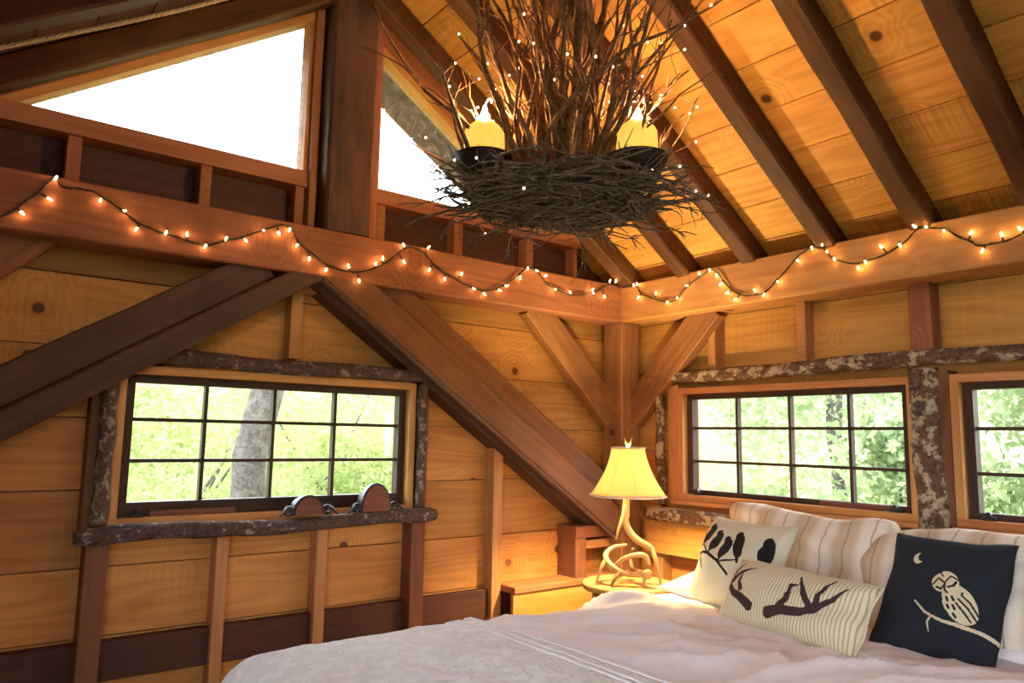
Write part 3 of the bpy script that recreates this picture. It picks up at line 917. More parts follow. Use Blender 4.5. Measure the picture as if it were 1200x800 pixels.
def catmull(P, n=6):
    P = [Vector(p) for p in P]; out = []
    for i in range(len(P) - 1):
        p0, p1, p2, p3 = P[max(i - 1, 0)], P[i], P[i + 1], P[min(i + 2, len(P) - 1)]
        for k in range(n):
            t = k / n
            out.append(0.5 * ((2 * p1) + (p2 - p0) * t + (2 * p0 - 5 * p1 + 4 * p2 - p3) * t * t + (3 * p1 - p0 - 3 * p2 + p3) * t ** 3))
    out.append(P[-1])
    return out


bulb_me = None


def string_lights(label, bulbs, wire, plane):
    at = (lambda u, z, d: (u, d, z)) if plane == 'A' else (lambda u, z, d: (d, u, z))
    t = thing('string_lights', label, 'string lights', at(wire[0][0], wire[0][1], 0.01), 'string lights on the beams')
    wp = catmull([at(u, z, 0.008 + 0.003 * math.sin(i * 2.1)) for i, (u, z) in enumerate(wire)])
    tube('wire', wp, 0.0026, 'wire_green', t, 5)
    tube('wire', [p + Vector((0.003 * math.sin(i * 0.9), 0.003 * math.cos(i * 0.9), 0.003 * math.sin(i * 0.9 + 1))) for i, p in enumerate(wp)], 0.0022, 'wire_green', t, 5)
    for i, (u, z) in enumerate(bulbs):
        near = min(wp, key=lambda p: (p - Vector(at(u, z, 0.008))).length)
        c = Vector(at(u, z, 0.016))
        dr = (c - near)
        dr = dr.normalized() if dr.length > 0.01 else Vector((0.3, 0.3, -0.8)).normalized()
        # socket runs from the wire to the bulb
        sp = near if (c - near).length < 0.06 else c - dr * 0.022
        tube('socket', [near, c - dr * 0.016, c - dr * 0.004], [0.0015, 0.0032, 0.0035], 'socket_green', t, 6)
        prof = [(0.0028, -0.006), (0.0036, 0.0), (0.0034, 0.006), (0.0014, 0.013)]
        Z = dr; X = Z.orthogonal().normalized(); Y = Z.cross(X)
        v, f = [], []
        for (r, h) in prof:
            for j in range(6):
                a = math.pi * j / 3
                q = c + Z * h + (X * math.cos(a) + Y * math.sin(a)) * r
                v.append(tuple(q))
        for k in range(3):
            for j in range(6):
                f.append((k * 6 + j, k * 6 + (j + 1) % 6, (k + 1) * 6 + (j + 1) % 6, (k + 1) * 6 + j))
        f.append((5, 4, 3, 2, 1, 0)); f.append(tuple(range(18, 24)))
        obj('bulb', v, f, 'fairy_glow', t, smooth=True)


string_lights('warm mini string lights draped along the gable tie beam', SA, SWA, 'A')
string_lights('warm mini string lights looped along the plate above the bedside windows', SB, SWB, 'B')

# ================================================================== CHANDELIER
rc = random.Random(21)
CX, CY, CZ = 1.40, 1.08, 0.775
ch = thing('chandelier', 'hanging chandelier of bundled branches over a dark twig nest', 'chandelier', (CX, CY, CZ - 0.06))
bulb_pts = []


def branch_path(p, d, L, n, wig, rnd):
    pts = [Vector(p)]; d = Vector(d).normalized()
    for i in range(n):
        d = (d + Vector((rnd.uniform(-1, 1), rnd.uniform(-1, 1), rnd.uniform(-1, 1))) * wig).normalized()
        q = pts[-1] + d * (L / n)
        top = zdeck(q.x) - 0.13
        if q.z > top:
            q.z = top; d.z = -0.05
        pts.append(q)
    return pts


def add_branch(p, d, L, r, n=12, wig=0.13, twigs=4, mat='branch_bark', bulbs=1.0):
    pts = branch_path(p, d, L, n, wig, rc)
    rad = [r * (1 - 0.72 * i / n) for i in range(n + 1)]
    vs, fs = tube_data(pts, rad, 6, True)
    for k in range(twigs):
        i = rc.randint(max(1, n // 4), n - 1)
        dd = (pts[i] - pts[i - 1]).normalized()
        side = Vector((rc.uniform(-1, 1), rc.uniform(-1, 1), rc.uniform(-0.1, 0.9)))
        tp = branch_path(pts[i], dd * 0.6 + side * 0.8, L * rc.uniform(0.12, 0.34), 5, 0.22, rc)
        v, f = tube_data(tp, [rad[i] * (0.62 - 0.42 * q / 5) for q in range(6)], 4, True, voff=len(vs))
        vs += v; fs += f
        if rc.random() < 0.24 * bulbs:
            bulb_pts.append(tp[-1])
    if rc.random() < 0.24 * bulbs:
        bulb_pts.append(pts[rc.randint(4, n)] + Vector((rc.uniform(-.01, .01), rc.uniform(-.01, .01), 0)))
    obj('branch', vs, fs, mat, ch, smooth=True)


# core column of thick upright branches
for i in range(24):
    a = rc.uniform(0, 2 * math.pi); r0 = rc.uniform(0.0, 0.10)
    p = (CX + r0 * math.cos(a), CY + r0 * math.sin(a), CZ + rc.uniform(-0.01, 0.05))
    add_branch(p, (0.10 * math.cos(a), 0.10 * math.sin(a), 1.0), rc.uniform(0.55, 1.0), rc.uniform(0.009, 0.017), 14, 0.12, 3, bulbs=1.0)
# fan of thinner branches
for i in range(44):
    a = rc.uniform(0, 2 * math.pi); r0 = rc.uniform(0.05, 0.16)
    lean = rc.uniform(0.10, 0.55)
    p = (CX + r0 * math.cos(a), CY + r0 * math.sin(a), CZ + rc.uniform(-0.01, 0.05))
    add_branch(p, (lean * math.cos(a), lean * math.sin(a), 1.0), rc.uniform(0.40, 0.85), rc.uniform(0.006, 0.011), 12, 0.22, 4, bulbs=2.6)
# long outer sprigs that reach out beside the candles
vr = Vector((-0.79, 0.61, 0)); vf = Vector((-0.61, -0.79, 0))
for sx, out, L, mt, rr in ((-0.24, -0.50, 0.38, 'twig_bark', 0.010), (-0.27, -0.75, 0.34, 'branch_bark', 0.006), (-0.20, -0.35, 0.42, 'branch_bark', 0.007), (-0.28, -0.15, 0.40, 'branch_bark', 0.006), (0.26, 0.75, 0.40, 'branch_bark', 0.007), (0.30, 0.55, 0.33, 'branch_bark', 0.006), (0.18, 0.40, 0.45, 'branch_bark', 0.007), (0.24, 0.2, 0.5, 'branch_bark', 0.007), (0.13, 0.55, 0.36, 'twig_bark', 0.009)):
    p = Vector((CX, CY, CZ + 0.03)) + vr * sx + vf * rc.uniform(-0.1, 0.1)
    add_branch(p, vr * out + Vector((0, 0, 1)), L, rr, 12, 0.14, 6, mt, bulbs=1.2)
# twig nest
vs, fs = [], []
for i in range(620):
    a = rc.uniform(0, 2 * math.pi); rad = 0.30 * math.sqrt(rc.uniform(0.0, 1.0))
    z = CZ - 0.045 + rc.gauss(0.0, 0.016) + 0.02 * (rad / 0.30) ** 2
    p = Vector((CX + rad * math.cos(a), CY + rad * math.sin(a), z))
    tang = a + math.pi / 2 * rc.choice((-1, 1)) + rc.gauss(0, 0.6)
    d = Vector((math.cos(tang), math.sin(tang), rc.gauss(0, 0.10)))
    L = rc.uniform(0.14, 0.34); n = 6
    pts = [p]
    for k in range(n):
        q = pts[-1]
        inw = Vector((CX - q.x, CY - q.y, (CZ - 0.045 - q.z) * 1.5))
        d = (d + inw * rc.uniform(0.2, 1.1) + Vector((rc.uniform(-1, 1), rc.uniform(-1, 1), rc.uniform(-.5, .5))) * 0.22).normalized()
        pts.append(q + d * (L / n))
    r = rc.uniform(0.0026, 0.0065)
    v, f = tube_data(pts, [r * (1 - 0.6 * k / n) for k in range(n + 1)], 4, False, voff=len(vs))
    vs += v; fs += f
nest = obj('twig_nest', vs, fs, 'twig_bark', ch, smooth=True)
tag(nest, 'tangled dark twig nest', None, None, 'stuff')
# sprays of twigs that stick out of the nest rim
for i in range(64):
    a = 2 * math.pi * i / 64 + rc.uniform(-0.08, 0.08); rad = rc.uniform(0.20, 0.29)
    p = Vector((CX + rad * math.cos(a), CY + rad * math.sin(a), CZ - 0.04 + rc.uniform(-0.03, 0.03)))
    d = Vector((math.cos(a + rc.gauss(0, 0.4)), math.sin(a + rc.gauss(0, 0.4)), rc.uniform(-0.25, 0.45)))
    pts = branch_path(p, d, rc.uniform(0.12, 0.23), 6, 0.26, rc)
    r = rc.uniform(0.0026, 0.0045)
    v_, f_ = tube_data(pts, [r * (1 - 0.6 * k / 6) for k in range(7)], 4, True)
    for k in range(5):
        j = rc.randint(2, 6)
        tp = branch_path(pts[j], (pts[j] - pts[j - 1]).normalized() + Vector((rc.uniform(-1, 1), rc.uniform(-1, 1), rc.uniform(-.6, .8))) * 0.8, rc.uniform(0.03, 0.08), 3, 0.2, rc)
        v, f = tube_data(tp, [r * 0.6, r * 0.5, r * 0.4, r * 0.3], 4, True, voff=len(v_)); v_ += v; f_ += f
    obj('twig_spray', v_, f_, 'twig_bark', ch, smooth=True)
    if rc.random() < 0.3: bulb_pts.append(pts[-1])
# candles in dark dishes
for (x, y) in ((1.585, 0.925), (1.215, 1.24)):
    zb = 0.878
    lathe('candle_dish', [(0.012, -0.072), (0.055, -0.068), (0.086, -0.035), (0.100, 0.004), (0.096, 0.006), (0.080, -0.022), (0.03, -0.04)], 'rusty_dish', ch, (x, y, zb), 28)
    cd = lathe('candle', [(0.066, -0.022), (0.067, 0.0), (0.0655, 0.05), (0.0635, 0.088), (0.057, 0.100), (0.036, 0.118), (0.020, 0.131)], 'candle_wax', ch, (x, y, zb), 28)
    lathe('flame_bulb', [(0.018, 0.131), (0.017, 0.142), (0.009, 0.160), (0.0045, 0.178)], 'candle_tip_glow', cd, (x, y, zb), 14)
    lp = [Vector((x, y, zb + 0.170)) + vr * (0.0105 * (1 - math.cos(t))) + Vector((0, 0, 0.026 * math.sin(t / 2) + 0.012 * math.sin(t))) for t in [i * 0.28 for i in range(14)]]
    tube('wick_loop', lp, 0.0032, 'wick_glow', cd, 6)
# fairy bulbs wound through the branches
fs_t = thing('fairy_lights', 'tiny white fairy lights wound through the chandelier branches', 'fairy lights', (CX, CY, CZ))
rc.shuffle(bulb_pts)
bulb_pts = bulb_pts[:100]
bv, bf = ball_data((0, 0, 0), 0.0036, 6, 4)
bme = None
for p in bulb_pts:
    if bme is None:
        b0 = obj('bulb', bv, bf, 'fairy_small', fs_t, Matrix.Translation(p), True); bme = b0.data
    else:
        link(bpy.data.objects.new('bulb', bme), Matrix.Translation(p), fs_t)
cent = Vector((CX, CY, 0))
sp = sorted(bulb_pts, key=lambda p: p.z)
for k in range(0, len(sp) - 6, 6):
    seg = sorted(sp[k:k + 7], key=lambda p: math.atan2(p.y - CY, p.x - CX))
    for q0, q1 in zip(seg[:-1], seg[1:]):
        if (q1 - q0).length < 0.16:
            tube('wire', [q0, (q0 + q1) / 2 + Vector((0, 0, -0.012)), q1], 0.0009, 'wire_green', fs_t, 4)

# ================================================================== LAMP AND SIDE TABLE
LX, LY, LZ = 0.42, 0.445, -0.625
nt = thing('side_table', 'small round wooden side table carrying the antler lamp', 'table', (LX, LY, FLOOR))
lathe('table_top', [(0.17, -0.028), (0.198, -0.026), (0.205, -0.014), (0.203, -0.003), (0.196, 0.0)], 'table_wood', nt, (LX, LY, LZ), 40)
lathe('apron', [(0.15, -0.075), (0.16, -0.07), (0.16, -0.03), (0.15, -0.029)], 'black_iron', nt, (LX, LY, LZ), 32)
for k in range(3):
    a = 0.5 + k * 2.094
    tube('leg', [(LX + 0.10 * math.cos(a), LY + 0.10 * math.sin(a), LZ - 0.06), (LX + 0.07 * math.cos(a), LY + 0.07 * math.sin(a), LZ - 0.3), (LX + 0.16 * math.cos(a), LY + 0.16 * math.sin(a), FLOOR)], [0.018, 0.014, 0.016], 'black_iron', nt, 8)
lamp = thing('table_lamp', 'lit table lamp with a flared cream shade on a base of antlers', 'lamp', (LX, LY, LZ))


def lp3(a, b, c=0.0):
    """a metres to the viewer's right, b metres up, c metres towards the viewer, from the lamp foot"""
    q = Vector((LX, LY, LZ + b)) + vr * a - vf * c
    return q


def antler(pts, radii, mat='antler_bone'):
    return tube('antler', catmull([lp3(*p) for p in pts], 5), np.interp(np.linspace(0, len(radii) - 1, (len(pts) - 1) * 5 + 1), range(len(radii)), radii).tolist(), mat, lamp, 9, 0.15, 3)


antler([(-0.01, 0.36, 0), (-0.015, 0.29, 0), (-0.005, 0.235, 0), (0.03, 0.19, 0.01), (0.075, 0.165, 0.02), (0.10, 0.145, 0.02), (0.105, 0.115, 0.03)], [0.010, 0.014, 0.017, 0.016, 0.015, 0.013, 0.009])
antler([(0.10, 0.15, 0.02), (0.115, 0.10, 0.04), (0.125, 0.05, 0.05), (0.132, 0.005, 0.055)], [0.012, 0.011, 0.009, 0.004])
antler([(0.06, 0.055, 0.10), (0.02, 0.05, 0.09), (-0.04, 0.055, 0.08), (-0.09, 0.085, 0.05), (-0.10, 0.115, 0.0), (-0.06, 0.145, -0.03), (0.0, 0.155, -0.04)], [0.014, 0.013, 0.013, 0.014, 0.013, 0.010, 0.006])
antler([(-0.10, 0.10, 0.03), (-0.125, 0.07, 0.05), (-0.15, 0.005, 0.065)], [0.012, 0.009, 0.004])
antler([(-0.05, 0.055, 0.08), (-0.075, 0.03, 0.10), (-0.09, 0.004, 0.11)], [0.011, 0.009, 0.005], 'antler_dark')
antler([(-0.07, 0.075, 0.06), (-0.035, 0.11, 0.07), (0.02, 0.13, 0.08), (0.06, 0.125, 0.085), (0.075, 0.09, 0.09)], [0.007, 0.009, 0.011, 0.012, 0.010])
antler([(0.065, 0.055, 0.10), (0.045, 0.05, 0.05), (0.02, 0.055, -0.02), (0.02, 0.09, -0.06), (0.03, 0.14, -0.05)], [0.016, 0.014, 0.012, 0.010, 0.006], 'antler_dark')
antler([(0.055, 0.05, 0.10), (0.05, 0.025, 0.115), (0.046, 0.002, 0.12)], [0.010, 0.008, 0.004])
antler([(0.02, 0.05, -0.03), (0.0, 0.03, -0.06), (-0.03, 0.003, -0.09)], [0.010, 0.008, 0.004])
antler([(-0.015, 0.335, 0.01), (-0.035, 0.27, 0.03), (-0.052, 0.22, 0.04), (-0.062, 0.185, 0.045)], [0.004, 0.007, 0.007, 0.002])
q = lp3(0.064, 0.055, 0.112)
tube('antler_burr', [q, q - vf * 0.012], [0.022, 0.020], 'antler_bone', lamp, 14)
lathe('stem', [(0.006, 0.28), (0.006, 0.365), (0.019, 0.366), (0.019, 0.374), (0.010, 0.376), (0.012, 0.444), (0.004, 0.446), (0.004, 0.60)], 'brass', lamp, (LX, LY, LZ), 16)
hb = lathe('light_bulb', [(0.012, 0.445), (0.016, 0.465), (0.030, 0.500), (0.030, 0.520), (0.018, 0.540)], 'lamp_bulb_glow', lamp, (LX, LY, LZ), 16)
# bell shade
ZS0, ZS1, RS0, RS1 = 0.375, 0.585, 0.168, 0.074
prof = []
for i in range(15):
    t = i / 14
    r = RS1 + (RS0 - RS1) * ((1 - t) ** 1.9 * 0.72 + (1 - t) * 0.28)
    prof.append((r, ZS0 + (ZS1 - ZS0) * t))
inner = [(r - 0.002, z) for r, z in prof[::-1]]
sh = lathe('lamp_shade', prof + inner, 'shade_cloth', lamp, (LX, LY, LZ), 48, True, True)
for rr, zz_ in ((RS0, ZS0), (RS1, ZS1)):
    tube('shade_trim', [(LX + rr * math.cos(a), LY + rr * math.sin(a), LZ + zz_) for a in np.linspace(0, 2 * math.pi, 41)], 0.0045, 'cream_linen', sh, 6)
for k in range(8):
    a = 2 * math.pi * k / 8 + 0.2
    tube('seam', [(LX + (r + 0.0008) * math.cos(a), LY + (r + 0.0008) * math.sin(a), LZ + z) for r, z in prof], 0.0013, 'print_beige', sh, 4)
for sgn in (-1, 1):
    tube('finial', [lp3(0, 0.588, 0), lp3(sgn * 0.006, 0.605, 0), lp3(sgn * 0.017, 0.632, 0)], [0.006, 0.006, 0.002], 'antler_bone', lamp, 8)

# ================================================================== ORNAMENTS ON THE SILL
def ornament(x, z0, w, h, dep, label, ribs):
    """domed body with a flat wooden face, dark shell and coiled wire feet"""
    y0 = -0.095
    t = thing('dome_ornament', label, 'ornament', (x, y0, z0))
    n = 18
    def arc(sc, yy):
        return [(x + sc * w / 2 * math.cos(math.pi * i / (n - 1)), yy, z0 + 0.006 + sc * h * math.sin(math.pi * i / (n - 1)) ** 0.9) for i in range(n)]
    # shell: nested arches
    vs, fs = [], []
    K = 7
    for k in range(K):
        tt = k / (K - 1)
        sc = 1.0 - 0.25 * tt ** 2 + (0.05 if ribs and k % 2 == 0 else 0)
        vs += arc(sc, y0 + dep * (0.5 - tt))
    for k in range(K - 1):
        for i in range(n - 1):
            a = k * n + i; fs.append((a, a + 1, a + 1 + n, a + n))
    fs.append(tuple(range(n))); fs.append(tuple(range(K * n - 1, (K - 1) * n - 1, -1)))
    for k in range(K - 1):
        fs.append((k * n, (k + 1) * n, (k + 2) * n - 1, (k + 1) * n - 1))
    o = obj('shell', vs, fs, 'black_iron', t, smooth=False); fix_normals(o)
    f0 = arc(0.90, y0 + dep * 0.5 + 0.006) + arc(0.90, y0 + dep * 0.5 - 0.001)
    o = obj('wooden_face', f0, [tuple(range(n)), tuple(range(2 * n - 1, n - 1, -1))] + [(i, (i + 1) % n, (i + 1) % n + n, i + n) for i in range(n)], 'brown_wood', t); fix_normals(o)
    for s in (-1, 1):
        c = Vector((x + s * (w / 2 + 0.016), y0 + dep * 0.35, z0 + 0.022))
        pts = [c + Vector((0.016 * math.cos(a), 0.006 * (a / 6.0), 0.016 * math.sin(a))) for a in np.linspace(0, 10.5, 34)]
        pts.append(Vector((x + s * w * 0.40, y0 + dep * 0.3, z0 + 0.02)))
        tube('coiled_foot', pts, 0.0048, 'black_iron', t, 6)
        tube('foot', [(x + s * w * 0.42, y0 + dep * 0.3, z0 + 0.02), (x + s * (w / 2 + 0.03), y0 + dep * 0.55, z0 + 0.03), (x + s * (w / 2 + 0.055), y0 + dep * 0.6, z0 + 0.004)], [0.008, 0.007, 0.004], 'black_iron', t, 7)


ornament(1.70, -0.322, 0.125, 0.072, 0.09, 'low domed ornament with banded black shell on the sill, left of the taller one', True)
ornament(1.405, -0.322, 0.14, 0.115, 0.085, 'taller round domed ornament with wooden face near the window sill corner', False)

# ================================================================== BED
BX0, BX1, BY0, BY1, BT = 0.10, 2.18, 0.78, 2.36, -0.615
bed = thing('bed_frame', 'wooden bed frame under the white bedding', 'bed', (1.15, 1.57, FLOOR))
for yy in (BY0 + 0.03, BY1 - 0.03):
    timber('side_rail', (BX0, yy, -0.95), (BX1, yy, -0.95), 0.04, 0.20, 'post_wood', bed)
for xx in (BX0 + 0.02, BX1 - 0.02):
    timber('end_rail', (xx, BY0 + 0.05, -0.95), (xx, BY1 - 0.05, -0.95), 0.04, 0.20, 'post_wood', bed)
for xx in (BX0 + 0.05, BX1 - 0.05):
    for yy in (BY0 + 0.07, BY1 - 0.07):
        timber('leg', (xx, yy, FLOOR), (xx, yy, -0.98), 0.08, 0.08, 'post_wood', bed, up=(1, 0, 0))
for k in range(8):
    xx = BX0 + 0.15 + k * 0.255
    timber('slat', (xx, BY0 + 0.05, -0.885), (xx, BY1 - 0.05, -0.885), 0.09, 0.02, 'pine_stud', bed)


def fbm(x, y, s, seed, octv=3):
    v = 0; a = 1.0; t = 0
    for k in range(octv):
        v += a * noise.noise(Vector((x * s + seed, y * s - seed * 0.7, seed * 1.3))); t += a
        a *= 0.5; s *= 2.1
    return v / t


def rounded_slab(name, x0, x1, y0, y1, z0, z1, r, mat, parent=None, n=10):
    vs, fs = [], []
    prof = [(0.0, z0)] + [(r - r * math.cos(t * math.pi / 2), z1 - r + r * math.sin(t * math.pi / 2)) for t in [i / 6 for i in range(7)]]
    ring = []
    for ins, z in prof:
        base = [(x0 + ins, y0 + ins), (x1 - ins, y0 + ins), (x1 - ins, y1 - ins), (x0 + ins, y1 - ins)]
        for p in base: vs.append((*p, z))
    for i in range(len(prof) - 1):
        for j in range(4):
            a, b = i * 4 + j, i * 4 + (j + 1) % 4
            fs.append((a, b, b + 4, a + 4))
    fs.append((3, 2, 1, 0)); k = (len(prof) - 1) * 4; fs.append((k, k + 1, k + 2, k + 3))
    return obj(name, vs, fs, mat, parent)


mt = rounded_slab('mattress', BX0 + 0.01, BX1 - 0.01, BY0 + 0.01, BY1 - 0.01, -0.872, BT - 0.035, 0.05, 'mattress_cloth')
tag(mt, 'thick mattress hidden under the white duvet and coverlet', 'mattress')


def drape_point(q, lo, hi, r):
    """arc-length coordinate q across a slab top lo..hi with rounded edges; returns (position, drop, outward)"""
    if q < lo:
        s = lo - q; arc = r * math.pi / 2
        if s < arc:
            a = s / r
            return lo - r * math.sin(a), -r * (1 - math.cos(a)), (-math.sin(a), math.cos(a))
        return lo - r - 0.02 * (s - arc), -r - (s - arc), (-1.0, 0.05)
    if q > hi:
        s = q - hi; arc = r * math.pi / 2
        if s < arc:
            a = s / r
            return hi + r * math.sin(a), -r * (1 - math.cos(a)), (math.sin(a), math.cos(a))
        return hi + r + 0.02 * (s - arc), -r - (s - arc), (1.0, 0.05)
    return q, 0.0, (0.0, 1.0)


def blanket(name, label, cat, mat, qx0, qx1, qy0, qy1, z, r, disp, nx, ny, thick, xlo, xhi, ylo, yhi):
    vs, fs = [], []
    for layer in (0, 1):
        for i in range(nx + 1):
            qx = qx0 + (qx1 - qx0) * i / nx
            for j in range(ny + 1):
                qy = qy0 + (qy1 - qy0) * j / ny
                x, dx, ox = drape_point(qx, xlo, xhi, r)
                y_, dy, oy = drape_point(qy, ylo, yhi, r)
                h = disp(qx, qy)
                edge = min(i, nx - i, j, ny - j)
                h *= min(1.0, 0.35 + edge / 4.0)
                if layer: h = -thick
                nz = ox[1] * oy[1]
                zz = z + dx + dy
                vs.append((x + ox[0] * h, y_ + oy[0] * h, zz + max(nz, 0.0) * h))
    W_ = (ny + 1); off = (nx + 1) * W_
    for i in range(nx):
        for j in range(ny):
            a = i * W_ + j
            fs.append((a, a + W_, a + W_ + 1, a + 1))
            fs.append((off + a + 1, off + a + W_ + 1, off + a + W_, off + a))
    for i in range(nx):
        a = i * W_; fs.append((a, off + a, off + a + W_, a + W_))
        a = i * W_ + ny; fs.append((a + W_, off + a + W_, off + a, a))
    for j in range(ny):
        fs.append((j, j + 1, off + j + 1, off + j))
        a = nx * W_ + j; fs.append((a + 1, a, off + a, off + a + 1))
    o = obj(name, vs, fs, mat, smooth=True)
    return tag(o, label, cat)


def duvet_h(x, y):
    wx = x + 0.10 * fbm(x, y, 2.5, 3); wy = y + 0.10 * fbm(x, y, 2.5, 11)
    # long folds running from the pillows towards the foot corner
    u = wx * 0.80 - wy * 0.60; v = wx * 0.60 + wy * 0.80
    rid = 1 - abs(noise.noise(Vector((u * 2.2, v * 7.5, 4.0)))) * 2.0
    rid2 = 1 - abs(noise.noise(Vector((wx * 5.0 + 7, wy * 11.0, 9.0)))) * 2.0
    h = 0.012 + 0.045 * fbm(x, y, 2.6, 5, 2) + 0.022 * max(rid, 0) ** 2 + 0.009 * max(rid2, 0) ** 2 + 0.002 * fbm(x, y, 24, 2)
    ang = math.atan2(y - 1.35, x - 0.45); rr_ = math.hypot(x - 0.45, y - 1.35)
    h += 0.010 * max(0.0, 1 - abs(rr_ - 0.55) / 0.45) * (1 - 2 * abs(noise.noise(Vector((ang * 5.5, rr_ * 1.5, 6.0)))))
    if x < 0.75: h *= max(0.25, 1 - (0.75 - x) * 3)
    return h


blanket('duvet', 'rumpled pinkish-white duvet spread over the bed below the pillows', 'duvet', 'duvet_linen', 0.30, 1.95, BY0 - 0.40, BY1 + 0.35, BT, 0.06, duvet_h, 150, 190, 0.012, BX0 - 1, 9, BY0 + 0.03, BY1 - 0.03)


def cover_h(x, y):
    h = 0.050 + 0.020 * fbm(x, y, 2.2, 5, 2) + 0.004 * fbm(x, y, 9, 4) + 0.003 * fbm(x, y, 30, 6)
    rid = 1 - abs(noise.noise(Vector((x * 3.0 + 3, y * 3.5, 2.0)))) * 2
    return h + 0.006 * max(rid, 0) ** 2


cov = blanket('coverlet', 'white embossed coverlet folded across the foot of the bed', 'coverlet', 'coverlet_cloth', 1.47, 2.55, BY0 - 0.42, BY1 + 0.38, BT, 0.06, cover_h, 100, 150, 0.004, -9, BX1 - 0.02, BY0 + 0.03, BY1 - 0.03)
# stitched border along the coverlet edge
for off in (0.030, 0.075, 0.105):
    pts = []
    for j in range(80):
        qy = BY0 - 0.02 + (BY1 - BY0) * j / 79
        yv, dy, oy = drape_point(qy, BY0 + 0.03, BY1 - 0.03, 0.06)
        hh = cover_h(1.47 + off, qy) + 0.001
        pts.append((1.47 + off, yv + oy[0] * hh, BT + dy + oy[1] * hh))
    tube('border_stitch', pts, 0.0035, 'white_linen', cov, 5)


# ------------------------------------------------------------------ pillows
def pillow(name, label, centre, right, up, w, h, t, mat, group=None, n=26, sag=0.05, wr_=0.006, seed=0, edge=None, soft=0.0, wob=0.025, slump=0.0):
    right = Vector(right).normalized(); up = Vector(up); up = (up - right * up.dot(right)).normalized(); nr = right.cross(up)
    c = Vector(centre)

    def surf(u, v, side=1, lift=0.0):
        k = max(0.0, (1 - abs(u) ** 2.6)) ** 0.55 * max(0.0, (1 - abs(v) ** 2.6)) ** 0.55
        x = u * w / 2 * (1 - sag * (1 - v * v) * abs(u) ** 3 - soft * (u * v) ** 6)
        y = v * h / 2 * (1 - sag * (1 - u * u) * abs(v) ** 3 - soft * (u * v) ** 6)
        x += wob * w * noise.noise(Vector((v * 1.7, seed + 2.0, 1.0))) * abs(u)
        y += wob * h * noise.noise(Vector((u * 1.9 + 4, seed + 9.0, 2.0))) * abs(v) - slump * h * (1 + v) / 2 * (0.5 + 0.5 * math.sin(u * 2.2 + seed))
        wv = wr_ * noise.noise(Vector((u * 2.3 + seed, v * 2.3, seed * 2.0 + side))) * 2 + wr_ * 0.6 * noise.noise(Vector((u * 6 + seed, v * 6, 3.0 + side)))
        z = side * (t / 2 * k + lift) + wv * (0.3 + k)
        return (x, y, z)

    M = Matrix(((right.x, up.x, nr.x, c.x), (right.y, up.y, nr.y, c.y), (right.z, up.z, nr.z, c.z), (0, 0, 0, 1)))
    root = bpy.data.objects.new(name, None); root.empty_display_size = 0.05
    link(root, M); tag(root, label, 'pillow', group)
    vs, fs = [], []
    N = n
    rim = {}
    for side in (1, -1):
        for i in range(N + 1):
            for j in range(N + 1):
                vs.append(surf(-1 + 2 * i / N, -1 + 2 * j / N, side))
    S = (N + 1) ** 2
    for i in range(N + 1):      # weld rims
        for j in range(N + 1):
            if i in (0, N) or j in (0, N):
                a = i * (N + 1) + j
                m = tuple((vs[a][q] + vs[a + S][q]) / 2 for q in range(3)); vs[a] = m; vs[a + S] = m
    for i in range(N):
        for j in range(N):
            a = i * (N + 1) + j
            fs.append((a, a + N + 1, a + N + 2, a + 1))
            fs.append((S + a + 1, S + a + N + 2, S + a + N + 1, S + a))
    o = obj('cover', vs, fs, mat, root, M, True)
    import bmesh
    bm = bmesh.new(); bm.from_mesh(o.data); bmesh.ops.remove_doubles(bm, verts=bm.verts, dist=1e-5); bm.to_mesh(o.data); bm.free()
    o.data.polygons.foreach_set('use_smooth', [True] * len(o.data.polygons))
    if edge:
        loop = [surf(-1 + 2 * i / 20, -1, 1) for i in range(20)] + [surf(1, -1 + 2 * i / 20, 1) for i in range(20)] + [surf(1 - 2 * i / 20, 1, 1) for i in range(20)] + [surf(-1, 1 - 2 * i / 20, 1) for i in range(21)]
        v, f = tube_data(loop, 0.004, 5, False); obj('piping', v, f, edge, root, M, True)
    root_data = dict(M=M, surf=surf, root=root, w=w, h=h)
    return root_data


def print_on(pd, part, mat, inside, n=170, lift=0.0012):
    """thin appliqué that follows the pillow face: keeps the cells of a fine grid whose centres lie inside the motif"""
    idx = {}; vs = []; fs = []
    def vid(i, j):
        if (i, j) not in idx:
            idx[(i, j)] = len(vs); vs.append(pd['surf'](-1 + 2 * i / n, -1 + 2 * j / n, 1, lift))
        return idx[(i, j)]
    asp = pd['w'] / pd['h']
    for i in range(n):
        for j in range(n):
            if inside(-1 + 2 * (i + 0.5) / n, -1 + 2 * (j + 0.5) / n):
                fs.append((vid(i, j), vid(i + 1, j), vid(i + 1, j + 1), vid(i, j + 1)))
    if fs:
        return obj(part, vs, fs, mat, pd['root'], pd['M'], True)


def uvmap(tl, tr, bl):
    """coordinates measured on the cloth (tl, tr, bl corners) -> pillow u, v"""
    ex = (tr[0] - tl[0], tr[1] - tl[1]); ey = (bl[0] - tl[0], bl[1] - tl[1])
    det = ex[0] * ey[1] - ex[1] * ey[0]
    def f(p):
        dx, dy = p[0] - tl[0], p[1] - tl[1]
        a = (dx * ey[1] - dy * ey[0]) / det; b = (ex[0] * dy - ex[1] * dx) / det
        return (2 * a - 1, 1 - 2 * b)
    return f


